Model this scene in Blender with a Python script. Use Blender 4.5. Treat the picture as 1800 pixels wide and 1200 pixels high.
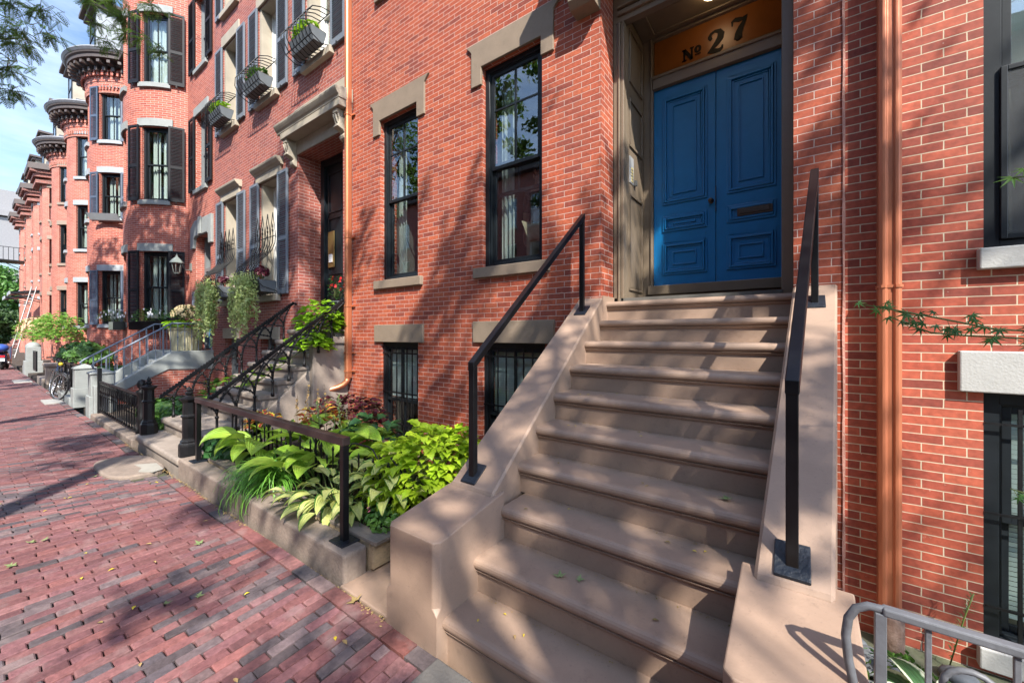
import bpy, math, random
from mathutils import Matrix, Vector
random.seed(7)
R=math.radians; sin=math.sin; cos=math.cos; pi=math.pi
sc=bpy.context.scene
for o in list(bpy.data.objects): bpy.data.objects.remove(o)
# ---------------------------------------------------------------- camera, sky, sun, exposure
EYE=(0.0,-3.86,1.66); YAW=math.atan2(503,695)
cd=bpy.data.cameras.new('camera'); cd.lens=13.9; cd.sensor_width=36; cd.shift_y=-13/1800; cd.clip_start=.05; cd.clip_end=600
cam=bpy.data.objects.new('camera',cd); sc.collection.objects.link(cam)
cam.location=EYE; cam.rotation_euler=(pi/2,0,YAW); sc.camera=cam
SUN=Vector((1.25,-1,1.6)).normalized()
world=bpy.data.worlds.new('World'); sc.world=world; world.use_nodes=True
wn=world.node_tree.nodes; wl=world.node_tree.links
bg=wn['Background']; bg.inputs[1].default_value=.15
sky=wn.new('ShaderNodeTexSky'); sky.sky_type='NISHITA'; sky.sun_disc=False
sky.sun_elevation=math.asin(SUN.z); sky.sun_rotation=math.atan2(SUN.x,SUN.y); sky.dust_density=.4; sky.air_density=1.0; sky.ozone_density=2.0
tc=wn.new('ShaderNodeTexCoord'); mp=wn.new('ShaderNodeMapping'); mp.inputs['Scale'].default_value=(1.2,1.2,4.5); mp.inputs['Rotation'].default_value=(0,R(12),0)
cn=wn.new('ShaderNodeTexNoise'); cn.inputs['Scale'].default_value=2.2; cn.inputs['Detail'].default_value=9; cn.inputs['Roughness'].default_value=.62
cr=wn.new('ShaderNodeValToRGB'); cr.color_ramp.elements[0].position=.42; cr.color_ramp.elements[1].position=.78
cr.color_ramp.elements[0].color=(.0,.0,.0,1); cr.color_ramp.elements[1].color=(.6,.6,.6,1)
cm=wn.new('ShaderNodeMixRGB'); cm.inputs[2].default_value=(4.8,5.5,6.7,1)
wl.new(tc.outputs['Generated'],mp.inputs[0]); wl.new(mp.outputs[0],cn.inputs['Vector']); wl.new(cn.outputs['Fac'],cr.inputs[0])
wl.new(cr.outputs[0],cm.inputs[0]); wl.new(sky.outputs[0],cm.inputs[1]); sx_=wn.new('ShaderNodeSeparateXYZ'); wl.new(tc.outputs['Generated'],sx_.inputs[0]); sm_=wn.new('ShaderNodeMapRange'); sm_.interpolation_type='SMOOTHSTEP'
sm_.inputs['From Min'].default_value=-1; sm_.inputs['From Max'].default_value=.1; sm_.inputs['To Min'].default_value=.60; sm_.inputs['To Max'].default_value=1.15; wl.new(sx_.outputs[0],sm_.inputs[0])
sv_=wn.new('ShaderNodeVectorMath'); sv_.operation='SCALE'; wl.new(cm.outputs[0],sv_.inputs[0]); wl.new(sm_.outputs[0],sv_.inputs['Scale']); wl.new(sv_.outputs[0],bg.inputs[0])
sd=bpy.data.lights.new('sun','SUN'); sd.energy=3.75; sd.angle=R(.6); sd.color=(1,.94,.84)
so=bpy.data.objects.new('sun',sd); sc.collection.objects.link(so); so.rotation_euler=SUN.to_track_quat('Z','Y').to_euler()
sc.view_settings.view_transform='Standard'; sc.view_settings.look='None'; sc.view_settings.exposure=1.7; sc.view_settings.gamma=1
sc.cycles.max_bounces=7; sc.cycles.diffuse_bounces=4; sc.cycles.glossy_bounces=3; sc.cycles.transparent_max_bounces=10
sc.cycles.sample_clamp_indirect=6

# ---------------------------------------------------------------- helpers
class MB:
    """collects faces, links them as ONE mesh object"""
    def __init__(s,M=None): s.v=[];s.f=[];s.uv=[];s.M=M or Matrix.Identity(4);s.sm=[];s.col=[]
    def face(s,pts,uv=None,smooth=False,col=None):
        b=len(s.v); s.v+= [tuple(p) for p in pts]; s.f.append(tuple(range(b,b+len(pts)))); s.uv.append(uv); s.sm.append(smooth); s.col.append(col)
    def add(s,vs,fs,smooth=False,uvs=None,col=None):
        b=len(s.v); s.v+=[tuple(p) for p in vs]
        for i,f in enumerate(fs):
            s.f.append(tuple(b+k for k in f)); s.uv.append([uvs[k] for k in f] if uvs else None); s.sm.append(smooth); s.col.append(col)
    def box(s,x0,x1,y0,y1,z0,z1,col=None):
        s.add([(x0,y0,z0),(x1,y0,z0),(x1,y1,z0),(x0,y1,z0),(x0,y0,z1),(x1,y0,z1),(x1,y1,z1),(x0,y1,z1)],
              [(3,2,1,0),(4,5,6,7),(0,1,5,4),(1,2,6,5),(2,3,7,6),(3,0,4,7)],col=col)
    def obox(s,c,ax,ay,az,hx,hy,hz,col=None):
        c=Vector(c);vs=[]
        for k in (-1,1):
            for i,j in ((-1,-1),(1,-1),(1,1),(-1,1)): vs.append(c+ax*hx*i+ay*hy*j+az*hz*k)
        s.add(vs,[(3,2,1,0),(4,5,6,7),(0,1,5,4),(1,2,6,5),(2,3,7,6),(3,0,4,7)],col=col)
    def bar(s,p,q,w,h=None,up=(0,0,1)):
        p=Vector(p);q=Vector(q);h=h or w; az=(q-p); L=az.length
        if L<1e-6:return
        az=az/L; u=Vector(up)
        if abs(az.dot(u))>.98:u=Vector((0,1,0))
        ax=u.cross(az).normalized(); ay=az.cross(ax)
        s.obox((p+q)/2,ax,ay,az,w/2,h/2,L/2)
    def tube(s,pts,r,n=6,caps=True,smooth=True):
        pts=[Vector(p) for p in pts]; N=len(pts); rs=r if isinstance(r,(list,tuple)) else [r]*N
        vs=[];fs=[]; px=None
        for i,p in enumerate(pts):
            d=(pts[min(i+1,N-1)]-pts[max(i-1,0)])
            d=d.normalized() if d.length>1e-9 else Vector((0,0,1))
            if px is None:
                a=Vector((0,0,1)) if abs(d.z)<.9 else Vector((0,1,0)); px=a.cross(d).normalized()
            else:
                px=(px-d*px.dot(d)); px=px.normalized() if px.length>1e-6 else Vector((1,0,0))
            py=d.cross(px)
            for k in range(n):
                a=2*pi*k/n; vs.append(p+px*cos(a)*rs[i]+py*sin(a)*rs[i])
        for i in range(N-1):
            for k in range(n): fs.append((i*n+k,i*n+(k+1)%n,(i+1)*n+(k+1)%n,(i+1)*n+k))
        if caps: fs.append(tuple(range(n-1,-1,-1))); fs.append(tuple((N-1)*n+k for k in range(n)))
        s.add(vs,fs,smooth)
    def lathe(s,prof,c=(0,0,0),n=16,smooth=True,squash=1):
        vs=[];fs=[];c=Vector(c)
        for r,z in prof:
            for k in range(n): a=2*pi*(k+.5)/n; vs.append(c+Vector((r*cos(a),r*sin(a)*squash,z)))
        for i in range(len(prof)-1):
            for k in range(n): fs.append((i*n+k,i*n+(k+1)%n,(i+1)*n+(k+1)%n,(i+1)*n+k))
        fs.append(tuple(range(n-1,-1,-1))); fs.append(tuple((len(prof)-1)*n+k for k in range(n)))
        s.add(vs,fs,smooth)
    def prism(s,prof,a0,a1,axis='x'):
        """closed profile extruded along an axis; a0,a1 may be functions of the profile point"""
        n=len(prof); vs=[]
        for a in (a0,a1):
            for p in prof:
                t=a(p) if callable(a) else a
                vs.append({'x':(t,p[0],p[1]),'y':(p[0],t,p[1]),'z':(p[0],p[1],t)}[axis])
        fs=[tuple(range(n)) ,tuple(range(2*n-1,n-1,-1))]
        for i in range(n): j=(i+1)%n; fs.append((i,n+i,n+j,j))
        s.add(vs,fs)
    def ball(s,c,r,n=8,m=6,sq=(1,1,1)):
        prof=[]
        vs=[];fs=[];c=Vector(c)
        for i in range(m+1):
            t=pi*i/m
            for k in range(n): a=2*pi*k/n; vs.append(c+Vector((r*sq[0]*sin(t)*cos(a),r*sq[1]*sin(t)*sin(a),-r*sq[2]*cos(t))))
        for i in range(m):
            for k in range(n): fs.append((i*n+k,i*n+(k+1)%n,(i+1)*n+(k+1)%n,(i+1)*n+k))
        s.add(vs,fs,True)
    def build(s,name,mat,parent=None,bevel=0,label=None,segs=2,fix=True):
        off=Vector((0,0,0)); p=parent
        while p is not None: off+=p.location; p=p.parent
        M=s.M
        me=bpy.data.meshes.new(name)
        me.from_pydata([M@Vector(v)-off for v in s.v],[],s.f)
        uvl=me.uv_layers.new(name='UVMap').data; co=[Vector(v) for v in s.v]
        i=0
        for f,uv in zip(s.f,s.uv):
            if uv is None:
                a=co[f[0]]; nrm=(co[f[1]]-a).cross(co[f[2]]-a) if len(f)>2 else Vector((0,1,0))
                if len(f)>3: nrm+=(co[f[2]]-a).cross(co[f[3]]-a)
                ax,ay,az=abs(nrm.x),abs(nrm.y),abs(nrm.z)
                for k in f:
                    p=co[k]
                    uvl[i].uv=(p.x,p.y) if az>ax and az>ay else ((p.y,p.z) if ax>ay else (p.x,p.z)); i+=1
            else:
                for q in uv: uvl[i].uv=q; i+=1
        if any(c is not None for c in s.col):
            ca=me.color_attributes.new('Col','FLOAT_COLOR','CORNER').data; i=0
            for f,c in zip(s.f,s.col):
                c=c or (1,1,1)
                for k in f: ca[i].color=(c[0],c[1],c[2],1); i+=1
        if any(s.sm): me.polygons.foreach_set('use_smooth',s.sm)
        if isinstance(mat,(list,tuple)):
            for m_ in mat: me.materials.append(m_)
        else: me.materials.append(mat)
        if fix: 
            import bmesh
            bm=bmesh.new(); bm.from_mesh(me); 
            bmesh.ops.remove_doubles(bm,verts=bm.verts,dist=1e-5) if (len(bm.verts)<60000) else None
            bm.to_mesh(me); bm.free()
        o=bpy.data.objects.new(name,me); sc.collection.objects.link(o)
        if parent is not None: o.parent=parent
        if bevel:
            b=o.modifiers.new('bevel','BEVEL'); b.width=bevel; b.segments=segs; b.limit_method='ANGLE'; b.angle_limit=R(35)
        if label: o['label']=label
        return o
def tag(o,label=None,cat=None,group=None,kind=None):
    if label:o['label']=label
    if cat:o['category']=cat
    if group:o['group']=group
    if kind:o['kind']=kind
    return o
def thing(name,label,cat,loc,group=None):
    o=bpy.data.objects.new(name,None); sc.collection.objects.link(o); o.location=loc; o.empty_display_size=.1
    return tag(o,label,cat,group)
U=random.uniform

# ---------------------------------------------------------------- materials
def newmat(name):
    m=bpy.data.materials.new(name); m.use_nodes=True; nt=m.node_tree; return m,nt.nodes,nt.links,nt.nodes['Principled BSDF']
def C3(c): return (c[0],c[1],c[2],1)
def surf(name,col,rough=.6,metal=0,var=.12,scale=6,bump=.15,bscale=60,spec=.5,col2=None,detail=6,bd=.01,stretch=None,grime=0):
    m,n,l,b=newmat(name); b.inputs['Roughness'].default_value=rough; b.inputs['Metallic'].default_value=metal; b.inputs['Specular IOR Level'].default_value=spec
    t=n.new('ShaderNodeTexCoord'); src=t.outputs['Object']
    if stretch:
        mp=n.new('ShaderNodeMapping'); mp.inputs['Scale'].default_value=stretch; l.new(src,mp.inputs[0]); src=mp.outputs[0]
    ns=n.new('ShaderNodeTexNoise'); ns.inputs['Scale'].default_value=scale; ns.inputs['Detail'].default_value=detail; ns.inputs['Roughness'].default_value=.65
    r=n.new('ShaderNodeValToRGB'); r.color_ramp.elements[0].position=.3; r.color_ramp.elements[1].position=.7
    c2=col2 or tuple(min(1,x*(1+var)) for x in col); c1=tuple(x*(1-var) for x in col) if not col2 else col
    r.color_ramp.elements[0].color=C3(c1); r.color_ramp.elements[1].color=C3(c2)
    l.new(src,ns.inputs['Vector']); l.new(ns.outputs['Fac'],r.inputs[0]); out=r.outputs[0]
    if grime:
        for sc1,lo,hi,am,cc in ((13,.56,.70,grime,.55),(55,.60,.66,grime*.9,.5),(1.3,.5,.72,grime*.8,.68)):
            n4=n.new('ShaderNodeTexNoise'); n4.inputs['Scale'].default_value=sc1; n4.inputs['Detail'].default_value=9; n4.inputs['Roughness'].default_value=.7; l.new(src,n4.inputs['Vector'])
            m4=n.new('ShaderNodeMapRange'); m4.inputs['From Min'].default_value=lo; m4.inputs['From Max'].default_value=hi; m4.inputs['To Max'].default_value=am; l.new(n4.outputs['Fac'],m4.inputs[0])
            x4=n.new('ShaderNodeMixRGB'); x4.inputs[2].default_value=C3([v*cc for v in col]); l.new(m4.outputs[0],x4.inputs[0]); l.new(out,x4.inputs[1]); out=x4.outputs[0]
    l.new(out,b.inputs['Base Color'])
    if bump:
        n2=n.new('ShaderNodeTexNoise'); n2.inputs['Scale'].default_value=bscale; n2.inputs['Detail'].default_value=4; l.new(src,n2.inputs['Vector'])
        bp=n.new('ShaderNodeBump'); bp.inputs['Strength'].default_value=bump; bp.inputs['Distance'].default_value=bd; l.new(n2.outputs['Fac'],bp.inputs['Height']); l.new(bp.outputs[0],b.inputs['Normal'])
    return m
def brick(name,cols,mortar,bw=.208,bh=.0622,ms=.0042,off=(0,0),stain=.25,mix2=None,rough=.75):
    m,n,l,b=newmat(name); b.inputs['Roughness'].default_value=rough; b.inputs['Specular IOR Level'].default_value=.35
    t=n.new('ShaderNodeUVMap'); mp=n.new('ShaderNodeMapping'); mp.inputs['Location'].default_value=(off[0],off[1],0)
    l.new(t.outputs[0],mp.inputs[0])
    wob=n.new('ShaderNodeTexNoise'); wob.inputs['Scale'].default_value=7; wob.inputs['Detail'].default_value=3; l.new(mp.outputs[0],wob.inputs['Vector'])
    wa=n.new('ShaderNodeVectorMath'); wa.operation='MULTIPLY_ADD'; wa.inputs[1].default_value=(.007,.005,0); l.new(wob.outputs['Color'],wa.inputs[0]); l.new(mp.outputs[0],wa.inputs[2])
    br=n.new('ShaderNodeTexBrick'); br.inputs['Scale'].default_value=1; br.inputs['Brick Width'].default_value=bw; br.inputs['Row Height'].default_value=bh
    br.inputs['Mortar Size'].default_value=ms; br.inputs['Mortar Smooth'].default_value=.25; br.offset=.5; br.inputs['Color1'].default_value=(0,0,0,1); br.inputs['Color2'].default_value=(1,1,1,1); br.inputs['Mortar'].default_value=(.5,.5,.5,1)
    l.new(wa.outputs[0],br.inputs['Vector'])
    rp=n.new('ShaderNodeValToRGB'); els=rp.color_ramp.elements
    while len(els)<len(cols): els.new(.5)
    for i,c in enumerate(cols): els[i].position=i/(len(cols)-1); els[i].color=C3(c)
    l.new(br.outputs['Color'],rp.inputs[0])
    # fine mottling inside each brick
    ns=n.new('ShaderNodeTexNoise'); ns.inputs['Scale'].default_value=26; ns.inputs['Detail'].default_value=6; l.new(mp.outputs[0],ns.inputs['Vector'])
    mr=n.new('ShaderNodeMapRange'); mr.inputs['From Min'].default_value=.3; mr.inputs['From Max'].default_value=.7; mr.inputs['To Min'].default_value=.78; mr.inputs['To Max'].default_value=1.2; l.new(ns.outputs['Fac'],mr.inputs[0])
    mu=n.new('ShaderNodeVectorMath'); mu.operation='SCALE'; l.new(rp.outputs[0],mu.inputs[0]); l.new(mr.outputs[0],mu.inputs['Scale'])
    # large weathering
    lg=n.new('ShaderNodeTexNoise'); lg.inputs['Scale'].default_value=.9; lg.inputs['Detail'].default_value=5; l.new(mp.outputs[0],lg.inputs['Vector'])
    lr=n.new('ShaderNodeMapRange'); lr.inputs['From Min'].default_value=.45; lr.inputs['From Max'].default_value=.75; lr.inputs['To Min'].default_value=0; lr.inputs['To Max'].default_value=stain; l.new(lg.outputs['Fac'],lr.inputs[0])
    mx=n.new('ShaderNodeMixRGB'); mx.inputs[2].default_value=C3(mix2 or mortar); l.new(lr.outputs[0],mx.inputs[0]); l.new(mu.outputs[0],mx.inputs[1])
    # mortar smears
    sm=n.new('ShaderNodeTexNoise'); sm.inputs['Scale'].default_value=11; sm.inputs['Detail'].default_value=8; sm.inputs['Roughness'].default_value=.7; l.new(mp.outputs[0],sm.inputs['Vector'])
    sr=n.new('ShaderNodeMapRange'); sr.inputs['From Min'].default_value=.66; sr.inputs['From Max'].default_value=.74; sr.inputs['To Max'].default_value=.5; l.new(sm.outputs['Fac'],sr.inputs[0])
    m2=n.new('ShaderNodeMixRGB'); m2.inputs[2].default_value=C3(mortar); l.new(sr.outputs[0],m2.inputs[0]); l.new(mx.outputs[0],m2.inputs[1])
    m3=n.new('ShaderNodeMixRGB'); m3.inputs[2].default_value=C3(mortar); l.new(br.outputs['Fac'],m3.inputs[0]); l.new(m2.outputs[0],m3.inputs[1])
    sp_=n.new('ShaderNodeMapping'); sp_.inputs['Scale'].default_value=(2.6,.45,1); l.new(t.outputs[0],sp_.inputs[0]); st_=n.new('ShaderNodeTexNoise'); st_.inputs['Scale'].default_value=1.0; st_.inputs['Detail'].default_value=8; st_.inputs['Roughness'].default_value=.7; l.new(sp_.outputs[0],st_.inputs['Vector'])
    q_=n.new('ShaderNodeMapRange'); q_.inputs['From Min'].default_value=.48; q_.inputs['From Max'].default_value=.72; q_.inputs['To Max'].default_value=.28; l.new(st_.outputs['Fac'],q_.inputs[0])
    m5=n.new('ShaderNodeMixRGB'); m5.inputs[2].default_value=(.13,.05,.038,1); l.new(q_.outputs[0],m5.inputs[0]); l.new(m3.outputs[0],m5.inputs[1])
    w_=n.new('ShaderNodeTexNoise'); w_.inputs['Scale'].default_value=48; w_.inputs['Detail'].default_value=3; l.new(mp.outputs[0],w_.inputs['Vector']); w2=n.new('ShaderNodeMapRange'); w2.inputs['From Min'].default_value=.735; w2.inputs['From Max'].default_value=.77; w2.inputs['To Max'].default_value=.7; l.new(w_.outputs['Fac'],w2.inputs[0])
    m6=n.new('ShaderNodeMixRGB'); m6.inputs[2].default_value=(.6,.55,.48,1); l.new(w2.outputs[0],m6.inputs[0]); l.new(m5.outputs[0],m6.inputs[1]); l.new(m6.outputs[0],b.inputs['Base Color'])
    hs=n.new('ShaderNodeMath'); hs.operation='MULTIPLY_ADD'; hs.inputs[1].default_value=-1.0; l.new(br.outputs['Fac'],hs.inputs[0])
    h2=n.new('ShaderNodeMath'); h2.operation='MULTIPLY'; h2.inputs[1].default_value=.5; l.new(ns.outputs['Fac'],h2.inputs[0]); l.new(h2.outputs[0],hs.inputs[2])
    bp=n.new('ShaderNodeBump'); bp.inputs['Strength'].default_value=.55; bp.inputs['Distance'].default_value=.006; l.new(hs.outputs[0],bp.inputs['Height']); l.new(bp.outputs[0],b.inputs['Normal'])
    return m
def leafmat(name,c1,c2,edge=None,ew=.35,rough=.45,trans=.35,vein=0,center=None):
    m,n,l,b=newmat(name); b.inputs['Roughness'].default_value=rough; b.inputs['Specular IOR Level'].default_value=.4
    t=n.new('ShaderNodeTexCoord'); ns=n.new('ShaderNodeTexNoise'); ns.inputs['Scale'].default_value=9; ns.inputs['Detail'].default_value=3; l.new(t.outputs['Object'],ns.inputs['Vector'])
    r=n.new('ShaderNodeValToRGB'); r.color_ramp.elements[0].position=.35; r.color_ramp.elements[1].position=.65; r.color_ramp.elements[0].color=C3(c1); r.color_ramp.elements[1].color=C3(c2)
    l.new(ns.outputs['Fac'],r.inputs[0]); out=r.outputs[0]
    if edge or vein:
        uv=n.new('ShaderNodeUVMap'); sp=n.new('ShaderNodeSeparateXYZ'); l.new(uv.outputs[0],sp.inputs[0])
    if edge:   # margin colour: u runs -1..1 across the blade, |u|=1 is the margin
        ab=n.new('ShaderNodeMath'); ab.operation='ABSOLUTE'; l.new(sp.outputs[0],ab.inputs[0])
        n2=n.new('ShaderNodeTexNoise'); n2.inputs['Scale'].default_value=30; l.new(t.outputs['Object'],n2.inputs['Vector'])
        ad=n.new('ShaderNodeMath'); ad.operation='MULTIPLY_ADD'; ad.inputs[1].default_value=.5; l.new(n2.outputs['Fac'],ad.inputs[0]); l.new(ab.outputs[0],ad.inputs[2])
        mr=n.new('ShaderNodeMapRange'); mr.inputs['From Min'].default_value=1-ew+.22; mr.inputs['From Max'].default_value=1-ew+.36; l.new(ad.outputs[0],mr.inputs[0])
        mx=n.new('ShaderNodeMixRGB'); mx.inputs[2].default_value=C3(edge); l.new(mr.outputs[0],mx.inputs[0]); l.new(out,mx.inputs[1]); out=mx.outputs[0]
    l.new(out,b.inputs['Base Color'])
    if vein:
        wv=n.new('ShaderNodeMath'); wv.operation='MULTIPLY'; wv.inputs[1].default_value=vein; ab2=n.new('ShaderNodeMath'); ab2.operation='ABSOLUTE'
        l.new(sp.outputs[0],ab2.inputs[0]); l.new(ab2.outputs[0],wv.inputs[0]); sn=n.new('ShaderNodeMath'); sn.operation='SINE'; l.new(wv.outputs[0],sn.inputs[0])
        bp=n.new('ShaderNodeBump'); bp.inputs['Strength'].default_value=.6; bp.inputs['Distance'].default_value=.006; l.new(sn.outputs[0],bp.inputs['Height']); l.new(bp.outputs[0],b.inputs['Normal'])
    tr=n.new('ShaderNodeBsdfTranslucent'); l.new(out,tr.inputs[0]); ms=n.new('ShaderNodeMixShader'); ms.inputs[0].default_value=trans
    l.new(b.outputs[0],ms.inputs[1]); l.new(tr.outputs[0],ms.inputs[2]); l.new(ms.outputs[0],n['Material Output'].inputs[0])
    return m
def glassmat(name,tint=(.9,.95,.95),refl=.0):
    m,n,l,b=newmat(name); n.remove(b)
    tr=n.new('ShaderNodeBsdfTransparent'); tr.inputs[0].default_value=C3(tint); gl=n.new('ShaderNodeBsdfGlossy'); gl.inputs['Roughness'].default_value=.0
    t=n.new('ShaderNodeTexCoord'); ns=n.new('ShaderNodeTexNoise'); ns.inputs['Scale'].default_value=1.5; l.new(t.outputs['Object'],ns.inputs['Vector'])
    bp=n.new('ShaderNodeBump'); bp.inputs['Strength'].default_value=.04; bp.inputs['Distance'].default_value=.01; l.new(ns.outputs['Fac'],bp.inputs['Height']); l.new(bp.outputs[0],gl.inputs['Normal'])
    ge=n.new('ShaderNodeNewGeometry'); dt=n.new('ShaderNodeVectorMath'); dt.operation='DOT_PRODUCT'; l.new(ge.outputs['Normal'],dt.inputs[0]); l.new(ge.outputs['Incoming'],dt.inputs[1])
    ab=n.new('ShaderNodeMath'); ab.operation='ABSOLUTE'; l.new(dt.outputs['Value'],ab.inputs[0]); om=n.new('ShaderNodeMath'); om.operation='SUBTRACT'; om.inputs[0].default_value=1; l.new(ab.outputs[0],om.inputs[1])
    pw=n.new('ShaderNodeMath'); pw.operation='POWER'; pw.inputs[1].default_value=3.5; l.new(om.outputs[0],pw.inputs[0]); ad=n.new('ShaderNodeMath'); ad.operation='MULTIPLY_ADD'; ad.inputs[1].default_value=.85; ad.inputs[2].default_value=.05+refl; ad.use_clamp=True; l.new(pw.outputs[0],ad.inputs[0])
    ms=n.new('ShaderNodeMixShader'); l.new(ad.outputs[0],ms.inputs[0]); l.new(tr.outputs[0],ms.inputs[1]); l.new(gl.outputs[0],ms.inputs[2]); l.new(ms.outputs[0],n['Material Output'].inputs[0])
    return m
BR0=brick('brick_orange_red',[(.19,.042,.028),(.29,.058,.028),(.35,.076,.034),(.27,.060,.032),(.38,.092,.042)],(.48,.37,.32),ms=.0034,stain=.10,mix2=(.22,.09,.075))
BRR=brick('brick_red_cream_joint',[(.17,.035,.024),(.30,.06,.033),(.37,.085,.045),(.24,.048,.030),(.34,.075,.040)],(.47,.40,.29),bw=.212,ms=.0037,off=(.05,.02),stain=.12,mix2=(.34,.15,.12))
BR1=brick('brick_faded_plum',[(.20,.055,.045),(.27,.072,.052),(.33,.092,.062),(.25,.062,.05)],(.42,.32,.29),stain=.22,mix2=(.36,.17,.15),ms=.0045)
BR2=brick('brick_salmon',[(.25,.055,.038),(.34,.080,.050),(.39,.105,.066),(.31,.07,.048)],(.46,.36,.31),stain=.2,mix2=(.44,.2,.15),ms=.0048)
BR3=brick('brick_salmon_far',[(.28,.075,.048),(.36,.105,.068),(.41,.125,.085)],(.45,.33,.28),stain=.2,mix2=(.5,.24,.19),bw=.21,bh=.066,ms=.005)
BRD=brick('brick_soot',[(.14,.045,.035),(.22,.065,.048),(.27,.085,.06)],(.25,.2,.18),stain=.3)
STONE=surf('brownstone_paint',(.262,.180,.132),.60,var=.16,scale=2.2,bump=.22,bscale=110,bd=.004,detail=9,grime=.42)
STONE2=surf('brownstone_lintel',(.20,.152,.11),.7,var=.1,scale=4,bump=.15,bscale=120,bd=.003,grime=.35)
STONE3=surf('weathered_brownstone',(.23,.19,.16),.8,var=.2,scale=5,bump=.3,bscale=40,bd=.006,grime=.6)
KERB=surf('brown_kerb',(.20,.155,.125),.85,var=.22,scale=7,bump=.6,bscale=45,bd=.01,grime=.7)
LIME=surf('limestone_trim',(.32,.28,.22),.75,var=.16,scale=2.5,bump=.2,bscale=50,bd=.004)
WHITEST=surf('white_painted_stone',(.34,.335,.32),.8,var=.07,scale=8,bump=.5,bscale=70,bd=.004)
GREYST=surf('grey_painted_stone',(.23,.245,.24),.75,var=.12,scale=3,bump=.2,bscale=60,bd=.004,grime=.45)
GREYL=surf('blue_grey_lintel',(.27,.295,.315),.75,var=.08,scale=4,bump=.15,bd=.003)
BRNL=surf('brown_lintel',(.24,.18,.14),.75,var=.08,scale=4,bump=.15,bd=.003)
TRIM=surf('taupe_paint',(.155,.12,.085),.38,var=.08,scale=4,bump=.08,bscale=30,bd=.003)
BLUE=surf('blue_door_paint',(.004,.14,.36),.34,var=.07,scale=6,bump=.12,bscale=25,bd=.003)
BLUE2=surf('teal_door_paint',(.05,.22,.36),.4,var=.05)
DOORB=surf('black_door_paint',(.009,.013,.017),.35,spec=.3,var=.1,bump=.05)
BLK=surf('black_gloss_steel',(.006,.006,.007),.32,spec=.3,var=.3,scale=14,bump=.25,bscale=22,bd=.002)
TAR=surf('blue_black_sealant',(.007,.010,.016),.42,var=.3,scale=30,bump=.4,bscale=60,bd=.01)
BROWNM=surf('dark_bronze_steel',(.035,.022,.020),.35,var=.2,scale=10,bump=.1)
IRON=surf('black_cast_iron',(.006,.006,.007),.45,spec=.3,var=.3,scale=20,bump=.5,bscale=80,bd=.004)
GREYI=surf('grey_worn_ironwork',(.10,.104,.116),.55,var=.2,scale=14,bump=.4,bscale=60,bd=.003)
RAILB=surf('slate_blue_rail',(.13,.16,.21),.45,var=.15,scale=10,bump=.2)
FRAME=surf('black_window_paint',(.009,.012,.015),.4,spec=.3,var=.2,scale=8,bump=.15,bscale=50,bd=.002)
FRAMEW=surf('white_window_paint',(.62,.62,.60),.5,var=.05,bump=.05)
FRAMEG=surf('grey_window_paint',(.14,.15,.155),.5,var=.08,bump=.1)
SHUT=surf('slate_shutter_paint',(.135,.155,.185),.5,var=.08,scale=5,bump=.1,bscale=30,bd=.002)
SHUTB=surf('black_shutter_paint',(.010,.010,.013),.55,spec=.2,var=.15,scale=5,bump=.1)
SHUTN=surf('navy_shutter_paint',(.06,.08,.12),.5,var=.1,bump=.1)
COP=surf('bright_copper',(.50,.19,.095),.42,.7,var=.12,scale=3,bump=.05,bscale=20,stretch=(4,4,.6))
COPO=surf('aged_copper_paint',(.40,.135,.068),.42,.35,var=.16,scale=2.5,bump=.1,bscale=20,stretch=(5,5,.5))
BRASS=surf('brass',(.42,.30,.12),.35,.8,var=.15,bump=.05)
BRONZE=surf('dark_bronze',(.07,.055,.045),.4,.6,var=.2,bump=.1)
STEELP=surf('brushed_steel_plate',(.5,.51,.52),.4,.5,var=.05,bump=.03)
WOOD=surf('weathered_timber',(.30,.225,.14),.85,var=.3,scale=2.2,bump=.5,bscale=30,bd=.006,stretch=(1.5,8,14))
WOODG=surf('grey_timber',(.17,.14,.115),.9,var=.3,scale=3,bump=.5,bscale=30,bd=.006,stretch=(1,9,9))
SOIL=surf('soil',(.045,.032,.022),.95,var=.5,scale=25,bump=1,bscale=40,bd=.03)
MOSS=surf('mossy_stone',(.05,.07,.03),.9,col2=(.12,.12,.08),scale=6,bump=.6,bscale=30)
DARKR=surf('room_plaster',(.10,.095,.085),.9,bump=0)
GLASS=glassmat('window_glass'); GLASSR=glassmat('window_glass_reflective',(.85,.9,.9),.09)
CURT=surf('white_curtain',(.40,.41,.38),.9,var=.1,scale=10,bump=.3,bscale=8,bd=.02,stretch=(12,12,.3))
BLIND=surf('pale_blind',(.70,.74,.71),.7,var=.04,bump=0)
SLATE=surf('roof_slate',(.07,.075,.09),.7,var=.2,scale=9,bump=.5,bscale=20)
CORN=surf('brown_cornice_paint',(.065,.048,.042),.6,var=.15,scale=6,bump=.2)
GUT=surf('grey_gutter_metal',(.20,.20,.21),.5,var=.1,bump=.1)
BARK=surf('bark',(.10,.075,.055),.95,var=.4,scale=12,bump=1,bscale=25,bd=.03)
L_TREE=leafmat('locust_leaf',(.06,.13,.02),(.13,.23,.04),trans=.55,rough=.5)
L_DTREE=leafmat('street_leaf',(.02,.05,.012),(.06,.11,.03),trans=.3)
L_LIME=leafmat('lime_leaf',(.30,.47,.02),(.47,.62,.035),trans=.35)
L_HOSTA=leafmat('hosta_lime',(.23,.42,.035),(.38,.55,.07),trans=.35,vein=26,rough=.4)
L_VAR=leafmat('hosta_variegated',(.56,.62,.16),(.64,.66,.24),edge=(.06,.19,.03),ew=.24,vein=18,trans=.3)
L_VARW=leafmat('hosta_white_edge',(.03,.08,.03),(.05,.12,.04),edge=(.5,.55,.4),ew=.3,vein=18,trans=.2)
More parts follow.
